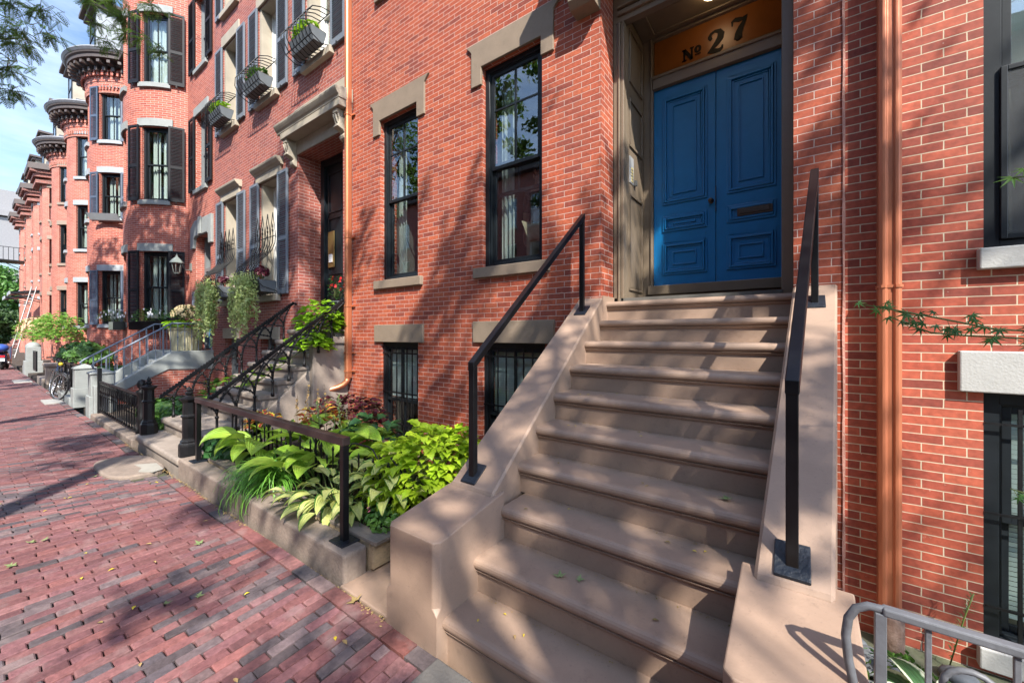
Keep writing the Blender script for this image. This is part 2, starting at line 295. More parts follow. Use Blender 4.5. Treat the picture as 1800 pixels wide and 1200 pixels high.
L_SEDGE=leafmat('sedge_leaf',(.08,.22,.03),(.17,.38,.05),trans=.3,rough=.35)
L_DGREEN=leafmat('deep_green_leaf',(.02,.075,.022),(.045,.13,.035),trans=.2)
L_MID=leafmat('mid_green_leaf',(.04,.12,.02),(.10,.21,.035),trans=.3)
L_IVY=leafmat('pale_trailing_leaf',(.34,.45,.14),(.50,.56,.24),trans=.4)
L_VINE=leafmat('potato_vine_leaf',(.16,.34,.012),(.28,.46,.025),trans=.4)
L_BURG=leafmat('burgundy_leaf',(.075,.008,.022),(.13,.015,.03),edge=(.20,.26,.04),ew=.13,trans=.2)
L_RED=leafmat('red_yellow_leaf',(.45,.03,.03),(.38,.06,.02),edge=(.45,.42,.05),ew=.45,trans=.25)
L_MAPLE=leafmat('maple_leaf',(.04,.12,.03),(.10,.24,.05),trans=.4)
L_SHRUB=leafmat('shrub_leaf',(.10,.24,.03),(.20,.36,.06),trans=.4)
L_SILV=leafmat('silver_leaf',(.45,.48,.45),(.6,.62,.58),trans=.1)
L_DRY=leafmat('fallen_leaf',(.20,.15,.05),(.34,.22,.10),trans=.1,rough=.8)
L_YEL=leafmat('yellow_fallen_leaf',(.55,.42,.03),(.62,.5,.05),trans=.2)
L_GRNF=leafmat('green_fallen_leaf',(.13,.18,.07),(.24,.28,.12),trans=.2,rough=.7)
FL_P=surf('pink_petal',(.75,.2,.35),.6,bump=0); FL_W=surf('white_petal',(.8,.78,.8),.6,bump=0); FL_R=surf('red_petal',(.7,.02,.02),.5,bump=0); FL_S=surf('salmon_flower',(.50,.32,.20),.8,bump=0); FL_O=surf('straw_flower',(.45,.36,.20),.8,bump=0)
STEM=surf('green_stem',(.10,.14,.03),.6,bump=0); STEMB=surf('brown_stem',(.10,.07,.04),.8,bump=0)
LEAD=surf('zinc_tub',(.09,.10,.11),.6,var=.1,bump=.1)
CREAM=surf('cream_pot',(.50,.45,.28),.7,var=.12,scale=12,bump=.3)
PAPER=surf('white_paper',(.75,.75,.75),.8,bump=0)
# ---------------------------------------------------------------- wall and window builders
def wallsheet(mb,u0,u1,v0,v1,ops,fm,th=.32,step=99,back=True):
    us={u0,u1}; vs={v0,v1}
    for a,b,c,d in ops: us|={a,b}; vs|={c,d}
    us=sorted(us); vs=sorted(vs); uu=[us[0]]
    for a,b in zip(us,us[1:]):
        k=max(1,math.ceil((b-a)/step)); uu+=[a+(b-a)*i/k for i in range(1,k+1)]
    us=uu
    def inop(u,v): return any(a<u<b and c<v<d for a,b,c,d in ops)
    for a,b in zip(us,us[1:]):
        for c,d in zip(vs,vs[1:]):
            if inop((a+b)/2,(c+d)/2): continue
            mb.face([fm(a,c,0),fm(b,c,0),fm(b,d,0),fm(a,d,0)],[(a,c),(b,c),(b,d),(a,d)])
            if back: mb.face([fm(b,c,th),fm(a,c,th),fm(a,d,th),fm(b,d,th)],[(b,c),(a,c),(a,d),(b,d)])
    for a,b,c,d in ops:
        mb.face([fm(a,c,0),fm(a,d,0),fm(a,d,th),fm(a,c,th)],[(a,c),(a,d),(a+th,d),(a+th,c)])
        mb.face([fm(b,c,0),fm(b,c,th),fm(b,d,th),fm(b,d,0)],[(b,c),(b+th,c),(b+th,d),(b,d)])
        k=[u for u in us if a<=u<=b]
        for p,q in zip(k,k[1:]):
            mb.face([fm(p,c,0),fm(p,c,th),fm(q,c,th),fm(q,c,0)],[(p,c),(p,c+th),(q,c+th),(q,c)])
            mb.face([fm(p,d,0),fm(q,d,0),fm(q,d,th),fm(p,d,th)],[(p,d),(q,d),(q,d+th),(p,d+th)])
    for u in (u0,u1): mb.face([fm(u,v0,0),fm(u,v1,0),fm(u,v1,th),fm(u,v0,th)],[(u,v0),(u,v1),(u+th,v1),(u+th,v0)])
def flat(Y=0): return lambda u,v,d:(u,Y+d,v)
def ring(mb,x0,x1,z0,z1,y0,y1,t,tb=None,tt=None):
    tb=tb or t; tt=tt or t
    mb.box(x0,x0+t,y0,y1,z0,z1); mb.box(x1-t,x1,y0,y1,z0,z1)
    mb.box(x0+t,x1-t,y0,y1,z0,z0+tb); mb.box(x0+t,x1-t,y0,y1,z1-tt,z1)
def at(M,x,y,z): return M@Matrix.Translation((x,y,z))
def window(parent,M,w,h,frame=FRAME,meet=.5,mu=(1,0),ml=(1,0),curt='side',d=.10,glass=GLASS,sash=None,raised=0,blind=0,mold=.055,label=None,mm=None):
    """M: origin bottom centre of the opening on the outer wall plane, x right, y inward"""
    sash=sash or frame; mm=mm or sash
    f=MB(M); x=w/2; ring(f,-x+.003,x-.003,.003,h-.003,d,d+.09,mold,.05); ring(f,-x+mold,x-mold,.05,h-mold,d+.02,d+.10,.018)
    win=f.build('window',frame,parent,bevel=.004,label=label)
    xi=x-mold-.02; z0=.07; z1=h-mold-.02; zm=z0+(z1-z0)*meet
    def sashp(nm,a,b,yy,m,t=.042):
        g=MB(M); ring(g,-xi,xi,a,b,yy,yy+.035,t); 
        o=g.build(nm,sash,win,bevel=.003)
        if m[0] or m[1]:
            g=MB(M)
            for i in range(m[0]): c=-xi+t+(2*xi-2*t)*(i+1)/(m[0]+1); g.box(c-.011,c+.011,yy+.003,yy+.032,a+t,b-t)
            for i in range(m[1]):
                c=a+t+(b-a-2*t)*(i+1)/(m[1]+1)
                if m[1]==1: c=a+(b-a)*.62
                g.box(-xi+t,xi-t,yy+.006,yy+.029,c-.010,c+.010)
            g.build('muntin',mm,win)
        g=MB(M); g.box(-xi+t-.004,xi-t+.004,yy+.014,yy+.019,a+t-.004,b-t+.004); g.build('pane',glass,win)
    sashp('upper_sash',zm-.02,z1,d+.03,mu)
    sashp('lower_sash',z0+raised,zm+.02+raised,d+.068,ml)
    def sheet(xa,xb,za,zb,yy,amp,wl,mat,nm):
        g=MB(M);n=max(6,int((xb-xa)/wl*8)); vs=[];fs=[]
        for i in range(n+1):
            xx=xa+(xb-xa)*i/n; y=yy+amp*sin(2*pi*(xx-xa)/wl)+amp*.4*sin(17*xx)
            vs+=[(xx,y,za),(xx+amp*.3*sin(9*xx),y,zb)]
        for i in range(n): fs.append((2*i,2*i+2,2*i+3,2*i+1))
        g.add(vs,fs,True); g.build(nm,mat,win)
    if curt=='side': sheet(-xi+.02,-xi+.24,z0,z1,d+.22,.025,.075,CURT,'curtain'); 
    if curt=='both': sheet(-xi+.02,-xi+.24,z0,z1,d+.22,.025,.075,CURT,'curtain'); sheet(xi-.24,xi-.02,z0,z1,d+.22,.025,.075,CURT,'curtain')
    if curt=='full': sheet(-xi,xi,z0,z1,d+.2,.02,.11,CURT,'curtain')
    if blind:
        g=MB(M); n=int((z1-z0)*blind/.032)
        for i in range(n):
            zz=z1-i*.032; g.add([(-xi+.01,d+.112,zz+.004),(xi-.01,d+.112,zz+.004),(xi-.01,d+.125,zz-.029),(-xi+.01,d+.125,zz-.029)],[(0,1,2,3)])
        g.box(-xi+.01,xi-.01,d+.12,d+.155,z1-n*.032-.02,z1-n*.032)
        g.build('blind',BLIND,win)
    return win
def shutter(parent,M,w,h,mat,split=.5,lab=None):
    """M: origin bottom-left corner of the leaf, x along the leaf, y into the wall"""
    g=MB(M); st=.048; t=.034
    g.box(0,st,-t,0,0,h); g.box(w-st,w,-t,0,0,h); g.box(st,w-st,-t,0,0,.10); g.box(st,w-st,-t,0,h-.06,h); zs=h*split; g.box(st,w-st,-t,0,zs-.04,zs+.04)
    for a,b in ((.10,zs-.04),(zs+.04,h-.06)):
        n=int((b-a)/.040)
        for i in range(n):
            z=a+(b-a)*(i+.5)/n
            g.add([(st,-t+.004,z-.010),(w-st,-t+.004,z-.010),(w-st,-.004,z+.016),(st,-.004,z+.016),(st,-t+.004,z-.003),(w-st,-t+.004,z-.003),(w-st,-.004,z+.023),(st,-.004,z+.023)],
                  [(3,2,1,0),(4,5,6,7),(0,1,5,4),(2,3,7,6)])
    o=g.build('shutter',mat,parent,label=lab)
    k=MB(M)
    k.box(w/2-.008,w/2+.008,-t-.02,-t-.004,-.05,.012); k.box(w/2-.012,w/2+.03,-t-.02,-t-.006,-.062,-.045)
    k.build('shutter_dog',IRON,o)
    return o
def slab(parent,name,M,w,h,p,mat,bev=.008,back=.02,lab=None):
    g=MB(M); g.box(-w/2,w/2,-p,back,0,h); return g.build(name,mat,parent,bevel=bev,label=lab)
T=Matrix.Translation
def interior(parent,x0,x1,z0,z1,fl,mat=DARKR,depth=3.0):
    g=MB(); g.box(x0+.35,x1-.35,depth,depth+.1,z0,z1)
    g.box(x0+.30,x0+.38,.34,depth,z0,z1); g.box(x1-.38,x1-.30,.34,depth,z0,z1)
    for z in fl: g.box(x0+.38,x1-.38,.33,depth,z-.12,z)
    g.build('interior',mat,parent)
def roofslab(parent,x0,x1,z):
    g=MB(); g.box(x0,x1,0,6,z,z+.25); g.build('roof',SLATE,parent)  # unseen top slab of the house, put in to stop light from above

SCR,n_,l_,b_=newmat('screen_mesh'); tr_=n_.new('ShaderNodeBsdfTransparent'); b_.inputs['Base Color'].default_value=(.05,.055,.06,1); b_.inputs['Roughness'].default_value=.8; mx_=n_.new('ShaderNodeMixShader'); mx_.inputs[0].default_value=.5; l_.new(tr_.outputs[0],mx_.inputs[1]); l_.new(b_.outputs[0],mx_.inputs[2]); l_.new(mx_.outputs[0],n_['Material Output'].inputs[0])
# ================================================================= HOUSE 27
Hx0,Hx1=-6.12,.276
h27=thing('brick_house','red brick row house with double blue front doors and number 27 above them','house',(Hx0,0,0))
W1=(-3.268,-2.37,2.5,5.05); W2=(-5.375,-4.485,2.5,5.03); B1=(-3.268,-2.33,-.02,1.55); B2=(-5.365,-4.48,-.02,1.535); DR=(-1.652,-.03,1.6,5.6)
UP=[(-5.375,-4.485,7.05,9.3),(-3.27,-2.37,7.05,9.3),(-1.3,-.4,7.05,9.3),(-5.375,-4.485,10.4,12.2),(-3.27,-2.37,10.4,12.2),(-1.3,-.4,10.4,12.2)]
g=MB(); wallsheet(g,Hx0,Hx1-.004,-.95,13,[W1,W2,B1,B2,DR]+UP,flat()); g.build('wall',BR0,h27)
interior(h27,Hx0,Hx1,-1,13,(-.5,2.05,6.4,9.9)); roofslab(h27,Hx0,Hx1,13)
def earlint(parent,w,M,mat,ext=.30,th=.33,leg=.22,flare=.10,legw=.16):
    """lintel with dropped legs and flared ears"""
    g=MB(M); a=w/2; 
    def pr(pts): g.prism(pts,-.028,.012,'y')
    pr([(-a-legw,-leg),(-a+.005,-leg),(-a+.005,0),(a-.005,0),(a-.005,-leg),(a+legw,-leg),(a+legw,th-.10),(a+legw+.03,th-.06),(a+legw+.09,th),(-a-legw-.09,th),(-a-legw-.03,th-.06),(-a-legw,th-.10)])
    return g.build('lintel',mat,parent,bevel=.006)
for (a,b,c,d),rs in ((W1,.0),(W2,0)):
    M=T(((a+b)/2,0,c)); w=b-a; h=d-c
    win=window(h27,M,w,h,FRAME,meet=.5,mu=(1,1),ml=(0,0),curt='side',d=.07,mold=.06,mm=FRAMEW if rs else FRAME,glass=GLASSR)
    slab(win,'sill',T(((a+b)/2+.0,0,c-.13)),w+.22,.13,.055,STONE2)
    earlint(win,w,T(((a+b)/2,0,d)),STONE2)
for (a,b,c,d),q in ((W1,0),(W2,0)):
    pass
# the raised inner sash of the right window
M=T(((W1[0]+W1[1])/2,0,W1[2])); g=MB(M); xi=.45-.08; ring(g,-xi,xi,.92,1.36,.17,.2,.045); g.box(-.011,.011,.17,.2,.96,1.32)
g.build('inner_sash',FRAME,[c for c in h27.children if c.name.startswith('window')][0],bevel=.003)
for (a,b,c,d),bl in ((B1,.8),(B2,.55)):
    M=T(((a+b)/2,0,c)); w=b-a; h=d-c
    win=window(h27,M,w,h,FRAME,meet=.42,mu=(1,0),ml=(1,0),curt=None,d=.045,blind=bl,mold=.05)
    slab(win,'lintel',T(((a+b)/2,0,d)),w+.26,.272,.035,STONE2); slab(win,'sill',T(((a+b)/2,0,c-.1)),w+.1,.1,.05,STONE2)
    g=MB(M); n=7
    for i in range(n): x=-w/2+.09+(w-.16)*i/(n-1); g.box(x-.007,x+.007,.045,.059,.03,h-.08)
    for z in (.3,h*.5,h-.17): g.box(-w/2-.02,w/2+.02,.038,.047,z-.01,z+.01)
    g.build('security_bars',IRON,win)
for a,b,c,d in UP:
    win=window(h27,T(((a+b)/2,0,c)),b-a,d-c,FRAME,curt='side',mu=(1,0)); slab(win,'sill',T(((a+b)/2,0,c-.13)),b-a+.2,.13,.05,STONE2); slab(win,'lintel',T(((a+b)/2,0,d)),b-a+.3,.3,.03,STONE2)
# --- doorway
g=MB(); g.box(-1.652,-1.602,.33,.42,1.98,5.06); g.box(-1.598,-1.572,.315,.42,1.98,5.06); g.box(-1.568,-1.534,.33,.42,1.98,5.06); g.box(-.118,-.031,.33,.42,1.98,5.06)
g.box(-1.652,-.031,.33,.42,5.06,5.6); g.box(-1.6,-.06,.30,.33,5.12,5.17); g.box(-1.6,-.06,.285,.33,5.19,5.22)
arch=g.build('doorway_surround',TRIM,h27,bevel=.006)
g=MB(); g.box(-1.60,-1.534,.42,1.1,1.98,5.2); g.box(-.098,-.04,.42,1.1,1.98,5.2); g.box(-1.6,-.04,.42,1.1,5.2,5.26)
def panelring(g,x,y0,y1,z0,z1,t=.028,s=.018):
    g.box(x,x+s,y0,y1,z0,z0+t);g.box(x,x+s,y0,y1,z1-t,z1);g.box(x,x+s,y0,y0+t,z0+t,z1-t);g.box(x,x+s,y1-t,y1,z0+t,z1-t)
for z0,z1 in ((2.15,3.24),(3.76,4.30),(4.48,5.08)): panelring(g,-1.534,.49,.93,z0,z1)
g.box(-1.40,-.2,.5,.53,5.18,5.2); g.box(-1.40,-.2,.9,.93,5.18,5.2); g.box(-1.4,-1.37,.53,.9,5.18,5.2)
g.build('reveal_panelling',TRIM,h27,bevel=.005)
g=MB(); g.box(-1.534,-1.415,.985,1.08,1.98,5.2); g.box(-1.44,-1.425,.965,.985,2.24,5.2); g.box(-.095,-.04,.985,1.08,1.98,5.2); g.box(-1.415,-.095,.97,1.08,4.585,4.745); g.box(-1.415,-.095,.955,.97,4.70,4.73); g.box(-1.415,-.095,.985,1.08,5.17,5.2)
g.box(-1.47,-.095,.955,1.08,2.13,2.235); g.box(-1.50,-.095,.985,1.08,1.98,2.13)
fr=g.build('door_frame',TRIM,h27,bevel=.006)
def leaf(x0,x1,nm):
    g=MB(); g.box(x0,x1,1.02,1.065,2.24,4.58)
    o=g.build('door',BLUE,h27,bevel=.003)
    xa,xb=x0+.105,x1-.085
    for z0,z1 in ((3.19,4.45),(2.87,3.05),(2.36,2.735)):
        g=MB()
        for ins,pr_,t in ((0,.016,.022),(.025,.028,.02),(.05,.010,.016)): ring(g,xa+ins,xb-ins,z0+ins,z1-ins,1.02-pr_,1.022,t)
        if z1-z0>.25: ring(g,xa+.11,xb-.11,z0+.11,z1-.11,1.02-.016,1.022,.014); 
        else: g.box(xa+.12,xb-.12,1.002,1.022,z0+.075,z1-.075)
        g.build('door_panel',BLUE,o,bevel=.004)
    return o
dl=leaf(-1.413,-.742,'l'); dr=leaf(-.736,-.096,'r')
g=MB(); 
for (r,y) in ((.0,0),): g.tube([(-.785,1.02,3.14),(-.785,.985,3.14)],.012,8); g.ball((-.785,.968,3.14),.026,10,8)
g.tube([(-.785,1.021,3.14),(-.785,1.012,3.14)],.028,10); g.build('door_knob',BRONZE,dl)
g=MB(); g.box(-.53,-.21,.985,1.0,2.92,3.0); g.box(-.505,-.235,.975,.987,2.94,2.98); g.build('letter_slot',BRONZE,dr,bevel=.004)
g=MB(); g.box(-.7365,-.7415,1.0,1.02,3.02,3.3); g.build('astragal',BRONZE,dl)
g=MB(); g.box(-1.41,-.1,1.03,1.036,4.75,5.17); tp=g.build('transom_window',surf('amber_transom_panel',(.20,.066,.011),.35,var=.25,scale=1.5,bump=0),h27)
g=MB(); g.box(-1.45,-.08,1.5,1.52,4.4,5.4); g.box(-1.45,-.08,1.03,1.5,5.3,5.32); g.build('hallway_wall',surf('ochre_hall_wall',(.42,.20,.06),.8,bump=0),h27)
# house number painted on the transom: "No 27"
def ribbon(g,pts,ws,ox,oz,s,y=1.024):
    P=[Vector((ox+p[0]*s,0,oz+p[1]*s)) for p in pts]; L=[];Rr=[]
    for i,p in enumerate(P):
        d=(P[min(i+1,len(P)-1)]-P[max(i-1,0)]).normalized(); nrm=Vector((-d.z,0,d.x)); w=ws[i]*s*.66
        L.append(p+nrm*w);Rr.append(p-nrm*w)
    vs=[];fs=[];n=len(P)
    for k,yy in enumerate((y,y+.005)):
        for q in L: vs.append((q.x,yy,q.z))
        for q in Rr: vs.append((q.x,yy,q.z))
    for i in range(n-1): fs+=[(i,i+1,n+i+1,n+i),(2*n+i,3*n+i,3*n+i+1,2*n+i+1),(i,2*n+i,2*n+i+1,i+1),(n+i,n+i+1,3*n+i+1,3*n+i)]
    g.add(vs,fs)
g=MB(); bx=lambda x0,x1,z0,z1,ox,oz,s:g.box(ox+x0*s,ox+x1*s,1.024,1.029,oz+z0*s,oz+z1*s)
ox,oz,s=-1.09,4.815,.135
bx(.08,.24,0,1,ox,oz,s);bx(.68,.82,0,1,ox,oz,s);bx(-.02,.34,0,.1,ox,oz,s);bx(-.02,.26,.9,1,ox,oz,s);bx(.6,.92,.9,1,ox,oz,s)
ribbon(g,[(.14,.98),(.75,.02)],[.2,.2],ox,oz,s)
ribbon(g,[(1.22+.17*cos(t*pi/6),.66+.24*sin(t*pi/6)) for t in range(13)],[.1+.06*abs(cos(t*pi/6)) for t in range(13)],ox,oz,s); bx(1.0,1.44,.2,.28,ox,oz,s)
ox,oz,s=-.83,4.79,.235
two=[(.08,.68),(.14,.72),(.12,.82),(.18,.94),(.34,1.0),(.52,.94),(.6,.78),(.56,.6),(.42,.42),(.24,.24),(.1,.08),(.24,.10),(.4,.05),(.54,.04),(.64,.12),(.66,.24)]
ribbon(g,two,[.14,.16,.12,.09,.09,.16,.22,.22,.18,.12,.14,.16,.16,.13,.08,.05],ox,oz,s)
ox,oz,s=-.60,4.83,.235
sev=[(.08,.72),(.08,.92),(.2,.97),(.36,.92),(.52,.9),(.66,1.0),(.58,.8),(.44,.56),(.34,.32),(.32,.06)]
ribbon(g,sev,[.04,.08,.14,.16,.12,.06,.1,.18,.22,.26],ox,oz,s); g.ball((ox+.32*s,1.026,oz+.1*s),.03,8,6,(1,.12,1))
g.build('house_number',surf('black_number_paint',(.008,.006,.005),.6,spec=.2,bump=0),tp)
g=MB(); g.box(-1.534,-1.526,.50,.63,3.36,3.66); ic=g.build('intercom',STEELP,h27,bevel=.003)
g=MB(); 
for i in range(5): g.box(-1.527,-1.521,.545,.60,3.38+i*.035,3.402+i*.035)
g.build('button',surf('cream_button',(.5,.42,.2),.5,bump=0),ic)
g=MB(); g.box(-1.526,-1.50,.64,.68,3.36,3.42); g.build('key_box',surf('black_white_tag',(.1,.1,.1),.4,bump=0),ic)
# ceiling lamp of the porch (lit)
g=MB(); g.lathe([(.10,0),(.105,-.02),(.085,-.06),(.04,-.085),(.001,-.09)],(-.72,.62,5.2),16)
me_,n_,l_,b_=newmat('lamp_glow'); b_.inputs['Emission Color'].default_value=(1,.72,.4,1); b_.inputs['Emission Strength'].default_value=3; b_.inputs['Base Color'].default_value=(.8,.75,.6,1)
g.build('porch_lamp',me_,h27)
# stone hood over the door
g=MB(); pr=[(.02,5.02),(-.16,5.02),(-.22,5.08),(-.22,5.2),(-.14,5.28),(-.16,5.36),(-.30,5.5),(-.30,5.62),(.02,5.62)]
g.prism(pr,-1.93,-1.66,'x'); g.prism(pr,-.02,.24,'x'); g.box(-2.02,.27,-.42,.02,5.62,5.74); g.box(-2.08,.272,-.50,.02,5.74,5.9); g.box(-1.99,.25,-.35,.02,5.9,6.05); g.box(-1.66,-.02,-.03,.32,5.605,5.62)
g.build('door_hood',STONE2,h27,bevel=.01)
# painted brick foot of the doorway
g=MB(); g.box(-1.651,-1.640,.02,.33,1.62,2.06); g.build('painted_brick',STONE,h27)

# ================================================================= STOOP of 27
def Xl(y): return -1.63+.10*min(1,max(0,-y/1.9))
def Xr(y): return -.03-.12*min(1,max(0,-y/1.9))
st=thing('front_steps','wide brown painted stone steps with ten treads and low side walls','steps',(-.85,-1.2,0))
NY=[.10,-.12,-.50,-.83,-1.13,-1.41,-1.66,-1.90,-2.155,-2.40]
for k,y in enumerate(NY):
    z=2.0-.2033*k; yb=(NY[k-1] if k else .42)+.05
    xl=(lambda q,y=y:-1.66 if k==0 else (Xl(q[0])-.01 if y>-1.8 else -1.51)); xr=(lambda q,y=y:.0-.02 if k==0 else Xr(q[0])+.015)
    r=.033; pf=[(yb,z-.07),(yb,z)]+[(y+r-r*sin(a),z-r+r*cos(a)) for a in [i*pi/8 for i in range(9)]]+[(y+.014,z-.070),(y+.020,z-.074),(y+.024,z-.082),(y+.034,z-.086),(y+.036,z-.09)]
    pf+=[(yb,z-.09)]
    g=MB(); g.prism(pf,xl,xr); g.box(xl((y,0)) ,xr((y,0)),y+.038,yb-.002,z-.2033-(.1 if k==9 else .0),z-.088)
    o=g.build('step',STONE,st,bevel=.002)
def cheek(prof,x0,x1,nm,bev=.045):
    g=MB(); g.prism(prof,x0,x1); return g.build(nm,STONE,st,bevel=bev,segs=1)
ck=[(-.004,-.6),(-.004,2.035),(-.03,2.035),(-1.95,.665),(-1.95,-.6)]
cl=cheek(ck,lambda p:-1.895,lambda p:Xl(p[0]),'side_wall'); cr2=cheek(ck,lambda p:Xr(p[0]),lambda p:.24-.127*min(1,max(0,-p[0]/1.9)),'side_wall')
pc=[(-1.86,-.6),(-1.86,.675),(-2.43,.585),(-2.445,-.1),(-2.445,-.6)]
for xa,xb in ((-1.915,-1.505),(-.20,.175)):
    # front corners carry a stopped chamfer: plan outline changes at the stop height
    g=MB(); q=.032; lv=[(-.6,0),(.20,0),(.235,q),(.575,q)]; vs=[]; fs=[]
    for z,k in lv: vs+=[(xa+k,-2.443,z),(xb-k,-2.443,z),(xb,-2.443+k,z),(xb,-1.86,z if z<.5 else .665),(xa,-1.86,z if z<.5 else .665),(xa,-2.443+k,z)]
    for a in range(3):
        for i in range(6): fs.append((a*6+i,a*6+(i+1)%6,a*6+6+(i+1)%6,a*6+6+i))
    fs+=[(5,4,3,2,1,0),(18,19,20,21,22,23)]; g.add(vs,fs); pr_=g.build('end_block',STONE,st,bevel=.006,segs=2,fix=False)
    # stopped chamfer on the front corners
# joint lines of dirt where tread meets riser
for xs,(px_,py_) in (((-1.757,-1.757),(-1.87,.6)),((-.02,.098),(-1.87,.6))):
    g=MB(); s=.05; zl=1.46; zu=2.845
    lo=Vector((xs[0],-1.875,.62)); lt=Vector((xs[0],-1.875,zl)); ut=Vector((xs[1],-.235,zu)); ub=Vector((xs[1],-.235,1.86))
    q=s/2-.003; g.box(lo.x-q,lo.x+q,lo.y-q,lo.y+q,.62,zl-.012); g.box(ub.x-q,ub.x+q,ub.y-q,ub.y+q,1.86,zu-.03)
    d=(ut-lt).normalized(); n=Vector((0,-d.z,d.y))
    ex=Vector((xs[1]-xs[0],ut.y-lt.y,ut.z-lt.z)); sd_=Vector((1,0,0))*s/2
    a0=lt+Vector((0,-s/2,0)); b0=ut+Vector((0,s/2,.02))
    vs=[a0-sd_+Vector((0,0,-.045)),a0+sd_+Vector((0,0,-.045)),b0+sd_+Vector((0,0,-.05)),b0-sd_+Vector((0,0,-.05)),a0-sd_+Vector((0,0,.012)),a0+sd_+Vector((0,0,.012)),b0+sd_+Vector((0,0,.008)),b0-sd_+Vector((0,0,.008))]
    g.add(vs,[(3,2,1,0),(4,5,6,7),(0,1,5,4),(1,2,6,5),(2,3,7,6),(3,0,4,7)])
    hr=g.build('handrail',BLK,st,bevel=.004)
    g=MB(); sl=.7135
    for yy,xx in ((-1.87,xs[0]),(-.235,xs[1])):
        zz=2.035+ (yy+.03)*sl; e=.062
        g.add([(xx-e,yy-e,zz-e*sl+.002),(xx+e,yy-e,zz-e*sl+.002),(xx+e,yy+e,zz+e*sl+.002),(xx-e,yy+e,zz+e*sl+.002),(xx-e,yy-e,zz-e*sl+.014),(xx+e,yy-e,zz-e*sl+.014),(xx+e,yy+e,zz+e*sl+.014),(xx-e,yy+e,zz+e*sl+.014)],[(3,2,1,0),(4,5,6,7),(0,1,5,4),(1,2,6,5),(2,3,7,6),(3,0,4,7)])
        g.build('base_plate',TAR,hr,bevel=.003); g=MB()

# ================================================================= right neighbour
h29=thing('brick_house','red brick house right of the blue doors, cream joints and white stone sills','house',(.28,0,0))
RW=(.972,1.9,2.21,4.9); RB=(.972,1.9,-.34,1.285)
g=MB(); wallsheet(g,.282,6.5,-.95,13,[RW,RB,(3.2,4.1,2.21,4.9),(3.2,4.1,-.34,1.285),(.97,1.9,6.6,9),(3.2,4.1,6.6,9)],flat(.004)); g.build('wall',BRR,h29)
interior(h29,.282,6.5,-1,13,(-.5,1.8,6.2)); roofslab(h29,.282,6.5,13)
g=MB(); vs=[];N=60
for i in range(N+1): z=-.6+13.4*i/N; g.v; vs+=[(.270+.003*sin(i*1.7),-.010,z),(.284+.003*sin(i*2.3+1),-.010,z),(.270,.004,z),(.284,.004,z)]
g.add(vs,[(4*i,4*i+1,4*i+5,4*i+4) for i in range(N)]+[(4*i,4*i+4,4*i+6,4*i+2) for i in range(N)]+[(4*i+1,4*i+3,4*i+7,4*i+5) for i in range(N)]); g.build('party_joint',surf('pink_mortar_bead',(.42,.22,.18),.9,bump=.6),h29)
for (a,b,c,d),k in ((RW,0),((3.2,4.1,2.21,4.9),0),(RB,1),((3.2,4.1,-.34,1.285),1),((.97,1.9,6.6,9),2),((3.2,4.1,6.6,9),2)):
    win=window(h29,T(((a+b)/2,.004,c)),b-a,d-c,FRAME,meet=.42 if not k else .5,mu=(0,0),ml=(0,0),curt=None if k==1 else 'side',blind=.95 if k==1 else .6,d=.04,mold=.075,glass=GLASSR if not k else GLASS)
    slab(win,'sill',T(((a+b)/2,.004,c-.135)),b-a+.06,.135,.06,WHITEST)
    slab(win,'lintel',T(((a+b)/2,.004,d)),b-a+.23,.265,.05,WHITEST,lab='white rough painted stone lintel')
    if k==0:
        g=MB(T(((a+b)/2,.004,c))); ring(g,-.385,.385,.06,1.16,.02,.045,.03); scn=g.build('insect_screen',FRAME,win,bevel=.003); g=MB(T(((a+b)/2,.004,c))); g.box(-.36,.36,.03,.033,.08,1.14); g.build('screen_cloth',SCR,win)
    if k==1:
        g=MB(T(((a+b)/2,.004,c)))
        for i in range(6): x=-.31+.125*i; g.box(x-.009,x+.009,.0,.014,.03,d-c-.1)
        for z in (.25,.85,d-c-.2): g.box(-.46,.46,-.006,.002,z-.008,z+.008)
        g.build('security_bars',IRON,win)
# copper downpipes
def pipeprof(x0,x1,ya,yb,flutes=2):
    w=x1-x0; pts=[(x0,yb),(x0,ya+.02),(x0+.018,ya)]
    for i in range(flutes):
        c=x0+.018+(w-.036)*(i+.5)/flutes; q=(w-.036)/flutes*.22; pts+=[(c-q*1.3,ya),(c-q*.8,ya+.014),(c+q*.8,ya+.014),(c+q*1.3,ya)]
    pts+=[(x1-.018,ya),(x1,ya+.02),(x1,yb)]; return pts
dp=thing('copper_downpipe','wide old copper downpipe with a worn foot, right of the steps','downpipe',(.51,-.05,-.5))
g=MB(); pf=pipeprof(.455,.575,-.135,-.03,1); g.prism(pf,-.62,13,'z'); pb=g.build('pipe',COPO,dp,bevel=.004)
g=MB(); g.prism(pipeprof(.449,.581,-.141,-.028,1),1.98,2.0,'z'); g.build('seam',COPO,pb)
g=MB(); g.lathe([(.080,-.7),(.078,-.30),(.066,-.27)],(.515,-.085,0),18); g.build('clay_foot',surf('rusty_foot',(.13,.065,.04),.85,col2=(.30,.20,.15),scale=14,bump=.5),dp)
dp=thing('copper_downpipe','slim bright fluted copper downpipe with clamps, ending in an elbow over a garden bed','downpipe',(-6.17,-.06,.8))
g=MB(); g.prism(pipeprof(-6.215,-6.125,-.115,-.025,3),.92,13,'z'); 
cen=Vector((-6.17,-.07,.92)); pth=[cen+Vector((0,0,0)),cen+Vector((-.008,-.02,-.06)),cen+Vector((-.03,-.06,-.11)),cen+Vector((-.07,-.13,-.15)),cen+Vector((-.13,-.25,-.185)),cen+Vector((-.2,-.40,-.22))]
g.tube(pth,.047,10); pb=g.build('pipe',COP,dp)
g=MB()
